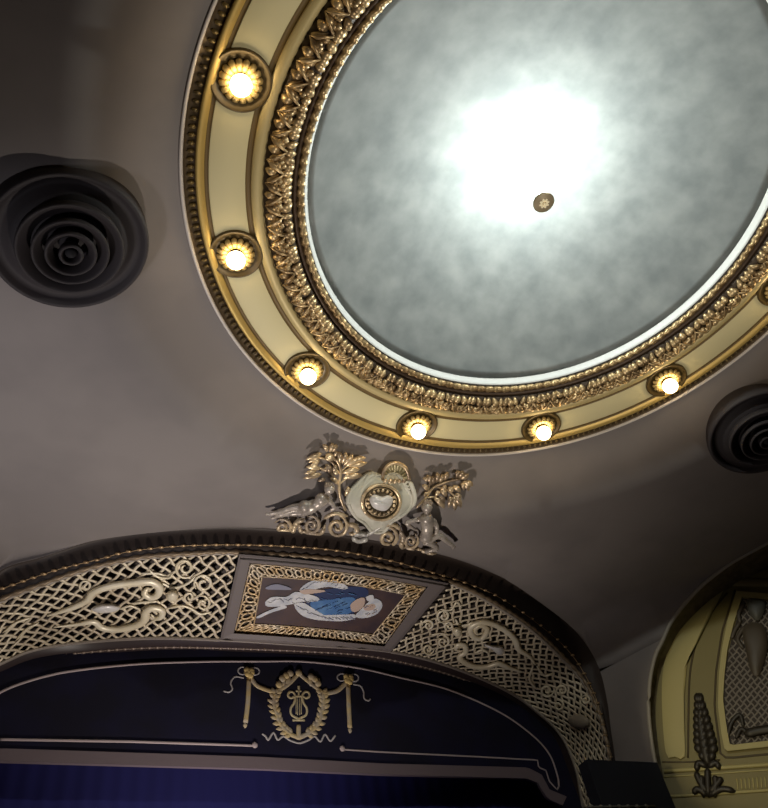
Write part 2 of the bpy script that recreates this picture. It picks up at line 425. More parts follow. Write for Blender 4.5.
for k in range(NG):
    a = 2 * PI * k / NG; da = 2 * PI / NG; J = lambda s: random.uniform(-s, s)
    for q in range(3):
        aq = a + da * (q - 1) * .22 + J(.004)
        gleaf(aq, .62 + J(.06), aq + da * (.20 * (q - 1)) + J(.012), 1.0, .045 + J(.01))
    for q in (-1, 1):
        gleaf(a + q * da * .08, .50, a + q * da * .42, .12 + J(.05), .040, q * .006)
        gleaf(a + q * da * .16, .60, a + q * da * .48, .42 + J(.1), .035, -q * .004)
    gleaf(a, .42, a + J(.01), .05, .045)
    gleaf(a - da * .5, .05, a + da * .05, .75, .016, 0, .05)
    gleaf(a + da * .5, .05, a - da * .05, .75, .016, 0, .045)
    for q in range(3): ball(mb, gpt(.5 + J(.14), a + da * (.5 + J(.16))) - Vector((0, 0, .045)), .05, u=6, v=4)
mb.build('acanthus_leaves', M_GOLD, gar, label='gilded acanthus leaves and crossed ribbons')
rp('dark_cove', [(.3965, 1.010), (.394, 1.004), (.391, 1.0035), (.3885, 1.010)], mat('cove_brown', (.07, .04, .02), .5, .2))
mb = MB(); rows = []
n = 1200
for j in range(9):
    ph = 2 * PI * j / 9; row = []
    for k in range(n):
        a = 2 * PI * k / n; m_ = 1 + .22 * math.sin(150 * a + 2 * ph) + .08 * math.sin(300 * a)
        row.append(ringpt(.3835 + .0052 * m_ * math.cos(ph), a, 1.0095 + .0052 * m_ * math.sin(ph)))
    rows.append(row)
rows.append(rows[0]); mb.grid(rows, closed=True); mb.build('rope_moulding', mat('rope_gilding', (.28, .18, .08), .36, .6, col2=(.50, .36, .18), scale=3), T)
rp('dark_lip', [(.3795, 1.013), (.3785, 1.0145), (.3775, 1.0145)], M_BLACKB)
rp('white_fillet', [(.3795, 1.0155), (.3772, 1.0155), (.3755, 1.0185), (.3750, 1.0240), (.3725, 1.0275), (.3712, 1.0300)], M_WHITE, label='white inner fillet')

# ------------------------------------------------------------------ lamps of the ring
where = {3: 'gold rosette lamp on the dome ring, directly above the crest', 2: 'gold rosette lamp on the dome ring, first to the left of the crest',
         1: 'gold rosette lamp on the left side of the dome ring, beside the round vent', 0: 'gold rosette lamp highest on the left of the dome ring',
         4: 'gold rosette lamp on the lower dome ring, first to the right of the crest', 5: 'gold rosette lamp on the dome ring nearest the right round vent',
         6: 'gold rosette lamp cut by the right edge of the photo'}
def make_lamp(i):
    a = math.radians(90 - 30 * (i - 3)) if False else math.radians(90 + 30 * (3 - i))
    c = ringpt(.4885, a, 1.0045)
    t = thing('ceiling_light', where.get(i, 'gold rosette lamp on the part of the dome ring outside the photo'), 'lamp', c, 'rosette lamps around the dome ring')
    mb = MB()
    def rv(prof, n=40): mb.grid([[c + Vector((r * math.cos(2 * PI * k / n), r * math.sin(2 * PI * k / n), z)) for k in range(n)] for r, z in prof], closed=True)
    rv([(.405, .02), (.40, -.035), (.39, -.045), (.37, -.04), (.34, -.018), (.31, -.006), (.24, -.004), (.03, -.004)])
    mb.build('dish', M_DISH, t)
    mb = MB()
    for k in range(16):
        b = 2 * PI * k / 16; e = Vector((math.cos(b), math.sin(b), 0)); P = [c + e * r + Vector((0, 0, z)) for r, z in ((.12, -.04), (.17, -.07), (.22, -.07), (.265, -.045), (.28, -.02))]
        tube(mb, P, [.022, .036, .045, .042, .012], [Vector((0, 0, -1))] * 5, .45, 8)
    mb.build('petal_rosette', M_PETAL, t)
    mb = MB(); mb2 = c
    rows = [[c + Vector((r * math.cos(2 * PI * k / 24), r * math.sin(2 * PI * k / 24), z)) for k in range(24)] for r, z in ((.09, -.004), (.09, -.05), (.075, -.07))]
    mb.grid(rows, closed=True); mb.build('socket', M_DISH, t)
    mb = MB(); ball(mb, c + Vector((0, 0, -.19)), .14, u=24, v=14); mb.build('bulb', M_BULB, t)
for i in range(12): make_lamp(i)

# ------------------------------------------------------------------ pendant under the dome
_d = ray(544, 203); c = CAM + _d * ((1.018 * S + CAMZ - CAM.z) / _d.z)
t = thing('pendant_lamp', 'small round medallion lamp hanging under the bright centre of the dome', 'lamp', c)
def rv(mb, c, prof, n=40): mb.grid([[c + Vector((r * math.cos(2 * PI * k / n), r * math.sin(2 * PI * k / n), z)) for k in range(n)] for r, z in prof], closed=True)
mb = MB(); rv(mb, c, [(.001, .06), (.12, .06), (.165, .035), (.17, .015), (.155, 0), (.11, .005), (.09, -.012), (.001, -.012)]); mb.build('reflector_disc', mat('disc_brass', (.42, .34, .22), .5, .2), t)
mb = MB()
for k in range(8):
    b = 2 * PI * k / 8; e = Vector((math.cos(b), math.sin(b), 0)); ball(mb, c + e * .055 + Vector((0, 0, -.018)), .030, .020, .014, e, Vector((-e.y, e.x, 0)))
ball(mb, c + Vector((0, 0, -.028)), .022, u=10, v=6); mb.build('rosette', mat('rosette_cream_glow', (.85, .75, .5), .5, emit=(1, .85, .55), estr=.25), t)  # cream rosette given a faint glow; the lamp itself is above the disc
mb = MB(); tube(mb, [c + Vector((0, 0, .05)), Vector((c.x, c.y, 1.150 * S + CAMZ))], .005, seg=6); mb.build('rod', M_WHITE, t)

# ------------------------------------------------------------------ round vents
def make_vent(sgn, label):
    n = Vector((-sgn * .20, -.06, -1)).normalized(); p = W(sgn * .647, .578, zp(.697)) + n * .10
    if sgn > 0: n = Vector((-sgn * .20, -.06, -1)).normalized()
    X = Vector((0, 1, 0)).cross(n).normalized(); Y = n.cross(X)
    t = thing('ceiling_vent', label, 'vent', p, 'round stepped ceiling vents')
    def rv2(mb, prof, k_=64): mb.grid([[p + X * (1.06 * r * math.cos(2 * PI * k / k_)) + Y * (1.06 * r * math.sin(2 * PI * k / k_)) + n * z for k in range(k_)] for r, z in prof], closed=True)
    mb = MB(); rv2(mb, [(.97, -.40), (.965, -.02), (.95, .03), (.93, .04), (.90, .03), (.87, -.03), (.80, -.06), (.77, -.05), (.70, .02), (.60, .07), (.30, .08), (.01, .08)]); mb.build('rim', M_VENT, t)
    for r0, z0, w in ((.62, .20, .16), (.44, .27, .12), (.29, .31, .09), (.13, .33, .05)):
        mb = MB(); rv2(mb, [(r0 - w, z0 - .20), (r0, z0 - .14), (r0 + .015, z0 - .02), (r0 + .005, z0), (r0 - .015, z0), (r0 - .03, z0 - .02), (r0 - w, z0 - .10), (r0 - w, z0 - .20)]); mb.build('louver_ring', M_VENT, t)
    mb = MB(); rv2(mb, [(.07, -.05), (.07, .26), (.055, .29), (.001, .30)]); mb.build('core', M_VENTD, t)
make_vent(-1, 'dark round vent of stepped rings on the ceiling left of the dome')
make_vent(1, 'dark round vent of stepped rings, half cut by the right photo edge')

# ------------------------------------------------------------------ proscenium arch
ARCH = thing('proscenium_arch', 'broad brown arch framing the stage, edged with gilt beads', 'arch', W(0, Yout(0), FZ))
# soffit strip between the ceiling edge and the ornament band
mb = MB(); N_ = 400
def stripprof(t): return Vector((0, 0, 0.16 * math.sin(PI * min(1, t / .62)))) if t < .62 else Vector((0, 0, -.03 * math.sin(PI * (t - .62) / .38)))
loft(mb, Ad, Cd, 12, prof=stripprof); mb.build('outer_moulding', M_FRIEZE, ARCH); SOFF = Surf(mb)
mbp = MB(); loft(mbp, Ad, Cd, 1); SOFFP = Surf(mbp)
bpx = [(-8, 592), (50, 572), (75, 565), (100, 559), (126, 552), (166, 547), (206, 545), (254, 545), (300, 547), (340, 551), (392, 561), (438, 574), (466, 583), (495, 595), (529, 617), (566, 648), (585, 675), (598, 704), (604, 730), (610, 757)]
Bq = resample(spline([Vector((x, y, 0)) for x, y in bpx], 200), 66)
mb = MB(); tube(mb, [SOFF.hit(q.x, q.y)[0] for q in Bq], .007, None, 1, 6)
for k, q in enumerate(Bq):
    P_, N_1 = SOFF.hit(q.x, q.y); s_ = .055
    tn = (SOFF.hit(q.x + .8, q.y)[0] - P_); tn = (tn - N_1 * tn.dot(N_1)).normalized()
    ball(mb, P_ + N_1 * .01, s_ * 1.1, s_ * .55, .05, tn, N_1.cross(tn), N_1, u=8, v=5)
mb.build('bead_row', mat('bead_gilding', (.50, .34, .18), .4, .4), ARCH, label='spaced gilt beads')
mb = MB()
P = []; N = []
for i in range(161):
    k = int(i * 400 / 160); w = W(*Cd[k].lerp(Ad[k], .10)); P.append(w + Vector((0, -.01, -.03)))
def rope(mb, P, r, pitch, seg=6):
    Q = resample(P, int(sum((b - a).length for a, b in zip(P[:-1], P[1:])) / (pitch / 4)))
    rr = [r * (1 + .3 * math.sin(2 * PI * i / 4.0)) for i in range(len(Q))]
    tube(mb, Q, rr, None, 1.0, seg)
rope(mb, P, .045, .24); mb.build('rope_edge', mat('rope_umber', (.26, .19, .12), .45, .3), ARCH)
# lower moulding between ornament band and valance
mb = MB()
def inprof(t): return Vector((0, 0, -.07 * math.sin(PI * t)))
loft(mb, Dd, Ed, 8, prof=inprof)
Eback = [Vector((p.x, 1.53, p.z + .03)) for p in Ed]; loft(mb, Ed, Eback, 2)
mb.build('inner_moulding', M_PLUM, ARCH); INM = Surf(mb)
mb = MB(); P = [W(*p) + Vector((0, -.01, -.015)) for p in Dd[::2]]; tube(mb, P, .022, None, 1, 6); mb.build('inner_edge_line', mat('edge_line', (.25, .21, .19), .5), ARCH)
mb = MB()
mid = [W(*p.lerp(q_, .55)) + Vector((0, 0, -.07)) for p, q_ in zip(Dd, Ed)]
tube(mb, mid[::3], .018, None, 1, 6)
for w in resample(mid, 110): ball(mb, w, .055, .04, .028, u=8, v=5)
mb.build('inner_bead_row', mat('inner_bead', (.24, .18, .15), .45, .3), ARCH)

# ornament band, its three fields
iL = closest(Cd, 239, 554); jL = closest(Dd, 220, 640); iR = closest(Cd, 451, 584); jR = closest(Dd, 392, 652)
NB = 90
Lc, Ld = seg_between(Cd, 0, iL, NB), seg_between(Dd, 0, jL, NB)
Rc, Rd = seg_between(Cd, iR, len(Cd) - 1, NB), seg_between(Dd, jR, len(Dd) - 1, NB)
Mc, Md = seg_between(Cd, iL, iR, 40), seg_between(Dd, jL, jR, 40)
def band_point(c, d, s, t):
    f = s * (len(c) - 1); k = min(int(f), len(c) - 2); u = f - k
    return W(*(c[k].lerp(c[k + 1], u)).lerp(d[k].lerp(d[k + 1], u), t))
def band_normal(c, d, s, t):
    e = .01; a = band_point(c, d, min(1, s + e), t) - band_point(c, d, max(0, s - e), t); b = band_point(c, d, s, 1) - band_point(c, d, s, 0)
    n = a.cross(b).normalized(); 
    return n if n.dot(CAM - band_point(c, d, s, t)) > 0 else -n
def lattice_field(name, label, c, d, cell, parent_name):
    mid = band_point(c, d, .5, .5); T = thing(parent_name, label, 'ornament panel', mid, 'pierced lattice panels of the arch')
    mb = MB(); loft(mb, c, d, 4); S_ = Surf(mb)
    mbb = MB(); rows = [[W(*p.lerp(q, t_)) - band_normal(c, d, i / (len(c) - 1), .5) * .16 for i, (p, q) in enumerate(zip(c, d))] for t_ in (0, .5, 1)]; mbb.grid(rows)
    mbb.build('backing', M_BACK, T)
    L = sum((W(*b) - W(*a)).length for a, b in zip(c[:-1], c[1:])); L2 = sum((W(*b) - W(*a)).length for a, b in zip(d[:-1], d[1:])); L = (L + L2) / 2
    Wd = (W(*c[len(c) // 2]) - W(*d[len(d) // 2])).length
    nu = int(L / cell); nv = max(4, round(Wd / (cell * .95)))
    mb = MB()
    for fam in (1, -1):
        for k in range(-nv, nu + nv + 1):
            P = []; N = []
            for i in range(nv * 6 + 1):
                v = i / 6; u = k + fam * v + .10 * math.sin(2 * PI * v)
                if u < 0 or u > nu:
                    if P and len(P) > 1: tube(mb, P, cell * .125, N, .5, 6)
                    P = []; N = []; continue
                n = band_normal(c, d, u / nu, v / nv)
                P.append(band_point(c, d, u / nu, v / nv) + n * (.012 * math.sin(PI * v + (0 if fam > 0 else PI)) - .02)); N.append(n)
            if len(P) > 1: tube(mb, P, cell * .125, N, .5, 6)
    mb.build('lattice', M_LATT, T)
    mb = MB()
    for cc in (c, d):
        P = [W(*p) for p in cc]; N = [band_normal(c, d, i / (len(c) - 1), .5) for i in range(len(cc))]; tube(mb, P, .045, N, .7, 6)
    mb.build('border', mat('panel_border', (.34, .29, .24), .5), T)
    return T, S_
def orn(name, T, S_, strokes, material=M_STRAP, **kw):
    if name == 'scrollwork':
        for s in strokes: orn('scroll', T, S_, [s], material, **kw)
        return
    mb = MB()
    for s in strokes:
        pts, w = s[0], s[1]; opt = s[2] if len(s) > 2 else {}
        if pts is None: continue
        stroke(mb, S_, pts, w, **{**dict(flat=.7, lift=1.0, prof='ends'), **opt})
    return mb.build(name, material, T, **kw)
# left field
TL, SL = lattice_field('l', 'gilded lattice panel with scrolls, left of the arch painting', Lc, Ld, .27, 'lattice_panel')
q = crop(0, 570, 3.84); z2 = crop(140, 540, 6.98)
orn('upper_strap', TL, SL, [(q((180, 175), (225, 158), (290, 132), (335, 108), (360, 76), (430, 52), (520, 40), (580, 36), (612, 58), (606, 88), (578, 98), (556, 84), (566, 68), (582, 72)), lambda t: 9.5 - 3.5 * abs(2 * t - 1))])
orn('lower_strap', TL, SL, [(q((205, 218), (290, 205), (358, 192), (392, 214), (450, 220), (520, 206), (556, 182), (562, 152), (588, 138), (622, 148), (620, 172), (596, 182), (580, 168)), lambda t: 9.0 - 3.5 * abs(2 * t - 1))])
mb = MB(); pillow(mb, SL, smoothpoly(q((350, 150), (380, 133), (430, 130), (462, 145), (440, 160), (385, 166)), 24), .16, lift=.02)
mb.build('centre_leaf', M_SILV, TL, label='pale leaf at the centre of the straps')
mb = MB(); pillow(mb, SL, smoothpoly(q((636, 98), (650, 80), (672, 78), (686, 96), (676, 118), (650, 122)), 20), .2, lift=.02); mb.build('boss', M_STRAP, TL)
orn('scrollwork', TL, SL, [(spiral(*z2((315, 190))[0], 11, 1.7, .5), 3.0), (spiral(*z2((445, 300))[0], 10, 1.6, 2.5), 2.8), (spiral(*z2((440, 440))[0], 8, 1.5, 4), 2.6),
     (spiral(*z2((345, 395))[0], 6, 1.4, 1), 2.4), (z2((60, 350), (150, 300), (230, 330), (330, 300), (390, 250)), 3), (z2((180, 480), (280, 455), (350, 470), (420, 510), (500, 500)), 3),
     (z2((230, 230), (200, 260), (120, 250), (60, 200)), 3), (q((500, 128), (560, 120), (610, 118)), 3), (q((460, 150), (500, 135), (540, 150)), 3), (q((120, 180), (60, 200), (10, 240)), 3),
     (q((150, 200), (100, 225), (60, 270)), 3), (spiral(*q((330, 60))[0], 7, 1.3, 2), 2.4), (q((640, 20), (600, 10), (540, 12)), 3)])
# right field
TR, SR = lattice_field('r', 'gilded lattice panel with scrolls, right of the arch painting', Rc, Rd, .25, 'lattice_panel')
q = crop(420, 580, 5.486); z2 = crop(530, 680, 5.908)
orn('upper_strap', TR, SR, [(q((345, 285), (315, 292), (300, 265), (330, 240), (366, 262), (340, 310), (290, 300), (275, 250), (330, 222), (400, 232), (470, 270), (520, 320), (540, 372), (600, 415), (632, 462)), lambda t: 4.5 + 2.4 * min(1, 2 * t) * (1 - max(0, t - .6)))])
orn('lower_strap', TR, SR, [(q((222, 385), (195, 375), (205, 348), (240, 350), (248, 385), (215, 410), (240, 440), (300, 466), (370, 466), (430, 450), (500, 480), (560, 502)), lambda t: 4.5 + 2 * min(1, 2 * t) * (1 - max(0, t - .6)))])
mb = MB(); pillow(mb, SR, smoothpoly(q((352, 352), (390, 358), (420, 362), (455, 370), (460, 395), (440, 412), (415, 400), (400, 385), (365, 370)), 28), .16, lift=.02)
mb.build('centre_flower', M_SILV, TR, label='pale flower at the centre of the straps')
mb = MB(); pillow(mb, SR, smoothpoly(q((182, 285), (190, 262), (215, 260), (232, 280), (222, 308), (195, 310)), 20), .2, lift=.02); mb.build('boss', M_STRAP, TR)
orn('scrollwork', TR, SR, [(spiral(*q((130, 195))[0], 7.5, 1.6, 1), 2.4), (spiral(*q((125, 335))[0], 7, 1.6, 4), 2.4), (spiral(*q((160, 250))[0], 5, 1.3, 2), 2.2), (spiral(*q((45, 375))[0], 6, 1.5, 0), 2.2), (spiral(*q((45, 245))[0], 6, 1.5, 3), 2.2),
     (q((195, 215), (215, 245), (260, 240), (290, 225)), 3), (q((230, 150), (200, 120), (170, 160), (110, 160)), 2.2), (q((60, 300), (110, 290), (170, 300)), 2.2), (q((620, 470), (600, 540), (640, 600)), 2.6), (q((640, 470), (680, 520), (730, 510)), 2.6),
     (spiral(*z2((100, 60))[0], 7, 1.5, 0), 2.4), (spiral(*z2((190, 60))[0], 6, 1.5, 2), 2.2), (spiral(*z2((170, 150))[0], 6, 1.5, 4), 2.2), (q((300, 400), (340, 380), (380, 400)), 2.4), (spiral(*z2((330, 120))[0], 5, 1.4, 4), 2)])
mb = MB(); pillow(mb, SR, smoothpoly(z2((225, 230), (260, 205), (310, 205), (350, 235), (345, 275), (300, 290), (245, 275)), 28), .12, lift=.02); mb.build('oval_boss', mat('dull_boss', (.30, .25, .19), .5), TR, label='dull oval boss')

# ------------------------------------------------------------------ arch painting
mb = MB(); loft(mb, Mc, Md, 8); SM_ = Surf(mb)
PT = thing('framed_painting', 'framed painting of blue and white draped figures at the crown of the arch', 'painting', band_point(Mc, Md, .5, .5))
def quadpx(c4, s, t):
    (a, b, c_, d_) = [Vector((*k, 0)) for k in c4]; v = a.lerp(b, s).lerp(d_.lerp(c_, s), t); 
    return v.x, v.y
G_O = [(239, 554), (448.5, 583.5), (391, 652), (220, 640)]; G_G = [(251, 564), (426, 587.5), (383.5, 645), (235, 632)]; G_I = [(262, 576.5), (406, 594.5), (373, 634.5), (254, 624)]
def bow(px, py, s): return px, py - 3.2 * math.sin(PI * s)
def framestrip(mb, qa, qb, oa, ob, n=24):
    def loop(q4, off):
        out = []
        for side_ in range(4):
            for i in range(n):
                u = i / n; s, t = [(u, 0), (1, u), (1 - u, 1), (0, 1 - u)][side_]
                x, y = quadpx(q4, s, t); b_ = 3.5 * math.sin(PI * s) * (1 - t * .7)
                out.append(SM_.hit(x, y - b_, off)[0])
        return out
    mb.grid([loop(qa, oa), loop(qb, ob)], closed=True)
mb = MB(); framestrip(mb, G_O, G_O, -.05, .10); framestrip(mb, G_O, [(242, 556.5), (444, 585), (389.5, 650), (223, 638)], .10, .12)
framestrip(mb, [(242, 556.5), (444, 585), (389.5, 650), (223, 638)], [(249.5, 562.5), (428, 586.5), (384.5, 646.5), (233.5, 633.5)], .12, .10)
framestrip(mb, [(249.5, 562.5), (428, 586.5), (384.5, 646.5), (233.5, 633.5)], [(250.5, 563.5), (427, 587), (384, 645.5), (234.5, 632.5)], .10, -.02)
mb.build('outer_frame', M_GREY, PT, smooth=False, label='broad taupe outer frame')
mb = MB(); stroke(mb, SM_, [(x_, 554.5 + (x_ - 239) * .134 - 3.6 * math.sin(PI * (x_ - 239) / 209)) for x_ in range(240, 449, 16)], 2.6, flat=.8, lift=5, n=30); mb.build('gap_shade_strip', M_BLACKB, PT, label='black strip for the shaded gap along the top edge of the frame')  # black strip stands in for the shade of the gap above the frame
mb = MB(); framestrip(mb, [(249, 562), (428, 586), (385, 647), (233, 634)], [(262, 576.5), (406, 594.5), (373, 634.5), (254, 624)], -.03, -.03); mb.build('border_backing', M_BACK, PT)
mb = MB()
def bpt(q, s, t): x, y = quadpx(q, s, t); return x, y - 3.5 * math.sin(PI * s) * (1 - t * .7)
for side_, n in ((0, 17), (1, 7), (2, 16), (3, 7)):
    def at(u, w):   # w 0 outer .. 1 inner
        s, t = [(u, 0), (1, u), (1 - u, 1), (0, 1 - u)][side_]
        a = bpt(G_G, s, t); b = bpt(G_I, s, t); return (a[0] + (b[0] - a[0]) * w, a[1] + (b[1] - a[1]) * w)
    for k in range(n):
        u0, u1 = k / n, (k + 1) / n
        um = (u0 + u1) / 2; h_ = (u1 - u0)
        for pth in ([(um + .34 * h_ * math.cos(a__), .5 + .30 * math.sin(a__)) for a__ in [PI * i / 4 for i in range(9)]], [(u0, 0), (u0 + .25 * h_, .25)], [(u0, 1), (u0 + .25 * h_, .75)], [(u1, 0), (u1 - .25 * h_, .25)], [(u1, 1), (u1 - .25 * h_, .75)]):
            stroke(mb, SM_, [at(*p) for p in pth], 2.7, flat=.6, lift=.4, n=12 if len(pth) > 4 else 3, seg=5)
    for w in (0, 1): stroke(mb, SM_, [at(i / 12, w) for i in range(13)], 1.6, flat=.6, n=16, seg=5)
mb.build('pierced_border', mat('border_gilding', (.60, .42, .22), .42, .3, col2=(.66, .56, .42), scale=2), PT, label='gilt pierced border')
mb = MB()
rows = [[SM_.hit(*bpt(G_I, i / 20, j / 8), -.01)[0] for i in range(21)] for j in range(9)]; mb.grid(rows)
cv = sub(mb.build('canvas', mat('canvas_mauve', (.045, .028, .034), .6, col2=(.075, .042, .038), scale=1.5), PT))
q = crop(235, 555, 4.655)
mb = MB()
def flat(pts, k, off):
    mb.cur = k; pl = smoothpoly(q(*pts), 36); n = len(pl); cx = sum(p[0] for p in pl) / n; cy = sum(p[1] for p in pl) / n
    mb.grid([[SM_.hit(cx + (x - cx) * t, cy + (y - cy) * t, off)[0] for x, y in pl] for t in (1, .5, .02)], closed=True)
PC = [mat('paint_deep_blue', (.015, .03, .10), .6), mat('paint_blue', (.05, .14, .34), .6, col2=(.10, .22, .42), scale=3), mat('paint_white', (.45, .47, .52), .6, col2=(.62, .62, .64), scale=4), mat('paint_greyblue', (.22, .22, .29), .6), mat('paint_skin', (.48, .36, .30), .6)]
flat([(385, 170), (440, 158), (520, 148), (600, 150), (625, 178), (600, 200), (562, 205), (560, 265), (520, 290), (440, 295), (370, 270), (330, 225)], 0, .000)
flat([(355, 218), (440, 208), (545, 196), (562, 225), (540, 268), (470, 288), (400, 280), (360, 250)], 1, .006)
flat([(275, 232), (320, 222), (352, 255), (400, 285), (480, 290), (550, 275), (565, 292), (500, 308), (380, 302), (310, 280)], 2, .010)
flat([(300, 165), (340, 128), (400, 114), (480, 124), (528, 150), (505, 160), (440, 148), (380, 158), (340, 175)], 2, .008)
flat([(140, 220), (175, 195), (240, 195), (280, 172), (340, 182), (392, 200), (380, 217), (310, 218), (250, 232), (200, 240), (150, 240)], 2, .012)
flat([(100, 288), (160, 258), (225, 236), (240, 246), (170, 268), (112, 294)], 2, .014)
flat([(145, 150), (190, 136), (245, 148), (262, 162), (205, 162), (150, 160)], 3, .010)
flat([(300, 168), (330, 160), (400, 162), (420, 170), (360, 180), (320, 182)], 4, .014)
flat([(538, 232), (568, 206), (602, 200), (600, 236), (570, 262), (545, 262)], 4, .014)
flat([(560, 285), (590, 250), (640, 205), (678, 214), (684, 245), (655, 278), (600, 294)], 2, .012)
flat([(600, 240), (640, 228), (655, 240), (640, 256), (605, 258)], 4, .016)
flat([(610, 195), (640, 186), (645, 205), (620, 215)], 2, .016)
rnd = random.Random(3)
def brush(k, a, b, w):
    mb.cur = k; stroke(mb, SM_, q(a, ((a[0] + b[0]) / 2 + rnd.uniform(-6, 6), (a[1] + b[1]) / 2 + rnd.uniform(-4, 4)), b), w, flat=.3, lift=12, n=6, seg=5)
for i in range(16):             # feathers and folds
    t_ = i / 15; x = 285 + 250 * t_; y = 232 + 62 * math.sin(min(1, t_ * 1.5) * PI / 2) - 10 * t_; brush(3 if i % 2 else 2, (x, y), (x + 22, y + 12), .7)
for i in range(12): x = 310 + i * 17; y = 160 - 36 * math.sin(i / 11 * PI); brush(3 if i % 2 else 2, (x, y), (x + 14, y - 8), .7)
for i in range(12): x = 150 + i * 19; brush(3 if i % 2 else 2, (x, 205 + rnd.uniform(-8, 14)), (x + 20, 208 + rnd.uniform(-12, 14)), .7)
for i in range(14): x = 370 + rnd.uniform(0, 150); y = 222 + rnd.uniform(0, 55); brush(0 if i % 2 else 1, (x, y), (x + 26, y - 10), .7)
for i in range(8): x = 400 + rnd.uniform(0, 160); y = 165 + rnd.uniform(0, 35); brush(1, (x, y), (x + 24, y + 5), .6)
for i in range(8): x = 590 + rnd.uniform(0, 60); y = 225 + rnd.uniform(0, 55); brush(3 if i % 2 else 4, (x, y), (x + 14, y - 8), .7)
mb.build('painted_figures', PC, cv, label='painted blue drapery, white wings and figures', smooth=False)

# ------------------------------------------------------------------ crest on the ceiling
CR = thing('ceiling_crest', 'sculpted crest of cartouche, reclining putti and foliage above the arch', 'sculpture', CEIL.hit(375, 505)[0])
a_ = crop(260, 435, 6.736); b_ = crop(360, 445, 6.4)
def cleaf(mb, P, w=6.0, **kw): stroke(mb, CEIL, P, w, flat=.55, lift=1.4, prof='leaf', n=9, seg=8, **kw)
# cartouche body
body = smoothpoly([(346, 503), (348, 491), (356, 482), (363, 475), (371, 471), (381, 474), (393, 471), (402, 475), (407, 485), (414, 497), (412, 508), (402, 517), (392, 523), (384, 533), (372, 533), (364, 524), (354, 517)], 60)
mb = MB(); pillow(mb, CEIL, body, .16, c=(380, 502), k=8, lift=.10, p=.5); stroke(mb, type('Rb', (), dict(hit=lambda s, x, y, off=0.0: CEIL.hit(x, y, .13 + off), px=lambda s, x, y: CEIL.px(x, y)))(), [(380 + (x - 380) * .93, 502 + (y - 502) * .93) for x, y in body + body[:1]], 4.0, flat=.8, lift=.6, n=90); ct = sub(mb.build('cartouche', M_CARTC, CR))
class Raised:                   # same sight lines, laid on top of the ceiling relief
    def __init__(s, off): s.off = off
    def hit(s, px, py, off=0.0): return CEIL.hit(px, py, s.off + off)
    def px(s, px, py): return CEIL.px(px, py)
R2 = Raised(.25); R3 = Raised(.42); R1 = Raised(.12)
mb = MB(); pillow(mb, R2, [(381 + 19 * math.cos(t_), 502 + 17 * math.sin(t_)) for t_ in [2 * PI * k / 32 for k in range(32)]], .03, k=3, lift=.0); mb.build('oval_field', mat('field_gold', (.09, .065, .035), .35, .5), ct)
mb = MB(); pl = smoothpoly(b_((60, 345), (90, 318), (140, 330), (185, 322), (212, 345), (200, 385), (165, 420), (120, 418), (80, 395)), 36); pillow(mb, R2, pl, .14, lift=.09); mb.build('boss', M_SILV, ct, label='shiny pale centre boss')
mb = MB()
for R_, w in ((1.12, 3.4), (.90, 1.2)):
    stroke(mb, R2, [(381 + 17 * R_ * math.cos(t_), 502 + 15.5 * R_ * math.sin(t_)) for t_ in [2 * PI * k / 24 for k in range(25)]], w, flat=.8, lift=.6, n=48, sm=True)
mb.build('oval_moulding', M_CRESTG, ct)
mb = MB()
for k in range(18):
    t_ = 2 * PI * k / 18; x, y = 381 + 15 * math.cos(t_), 502 + 13.5 * math.sin(t_); cleaf_ = [(x, y), (x - 4 * math.cos(t_ + .4), y - 4 * math.sin(t_ + .4))]
    stroke(mb, R2, cleaf_, 3.2, flat=.6, lift=1.2, prof='leaf', n=5)
mb.build('inner_leaves', M_CRESTG, ct)
mb = MB()
for pts, w in ((spiral(*b_((112, 212))[0], 6, 1.5, .5), 3.2), (spiral(*b_((300, 250))[0], 5, 1.4, 2.6, cw=-1), 3.0), (b_((100, 180), (50, 195), (20, 240), (-20, 300), (-60, 360)), 4.5), (b_((310, 225), (330, 270), (345, 330), (330, 400)), 4.5), (b_((150, 235), (190, 262), (240, 270), (280, 250)), 3)):
    stroke(mb, R1, pts, w, flat=.9, lift=1.6, prof='ends')
mb.build('volutes', M_CARTC, CR)
# shell
mb = MB(); cx, cy = b_((222, 218))[0]
for k in range(11):
    t_ = PI * (k + .5) / 11; x, y = cx - 13.2 * math.cos(t_), cy - 17.5 * math.sin(t_) - 0
    stroke(mb, R1, [(cx - 3 * math.cos(t_), cy - 2 * math.sin(t_)), ((cx + x) / 2, (cy + y) / 2), (x, y)], lambda u: 1.6 + 3.2 * u, flat=.8, lift=1.0, n=6, seg=6)
sh = sub(mb.build('shell', mat('shell_gilding', (.42, .36, .20), .4, .3), CR))
mb = MB(); stroke(mb, R1, [(cx - 13.5 * math.cos(PI * k / 12), cy - 17.5 * math.sin(PI * k / 12)) for k in range(13)], 4.0, flat=.9, lift=1.6, n=24); mb.build('shell_rim', M_CRESTG, sh)
mb = MB()
for P in (b_((150, 235), (170, 215)), b_((180, 245), (200, 215)), b_((215, 245), (230, 215)), b_((250, 245), (250, 218)), b_((270, 240), (285, 215))): stroke(mb, R2, P, 4.5, flat=.7, lift=1, prof='leaf', n=6)
mb.build('flower_cluster', M_CRESTG, CR)
mb = MB()
for P, w in ((b_((60, 470), (85, 455), (100, 490), (70, 520)), 4), (b_((-15, 500), (-30, 535), (-20, 560)), 4), (b_((150, 500), (80, 540), (20, 570)), 5), (b_((-45, 575), (0, 590), (50, 578)), 7), (b_((-40, 560), (0, 548), (45, 560)), 6)): stroke(mb, R1, P, w, flat=.8, lift=1.2, prof='ends')
mb.build('base_clasp', mat('clasp_pale', (.52, .50, .45), .4, .15), CR)
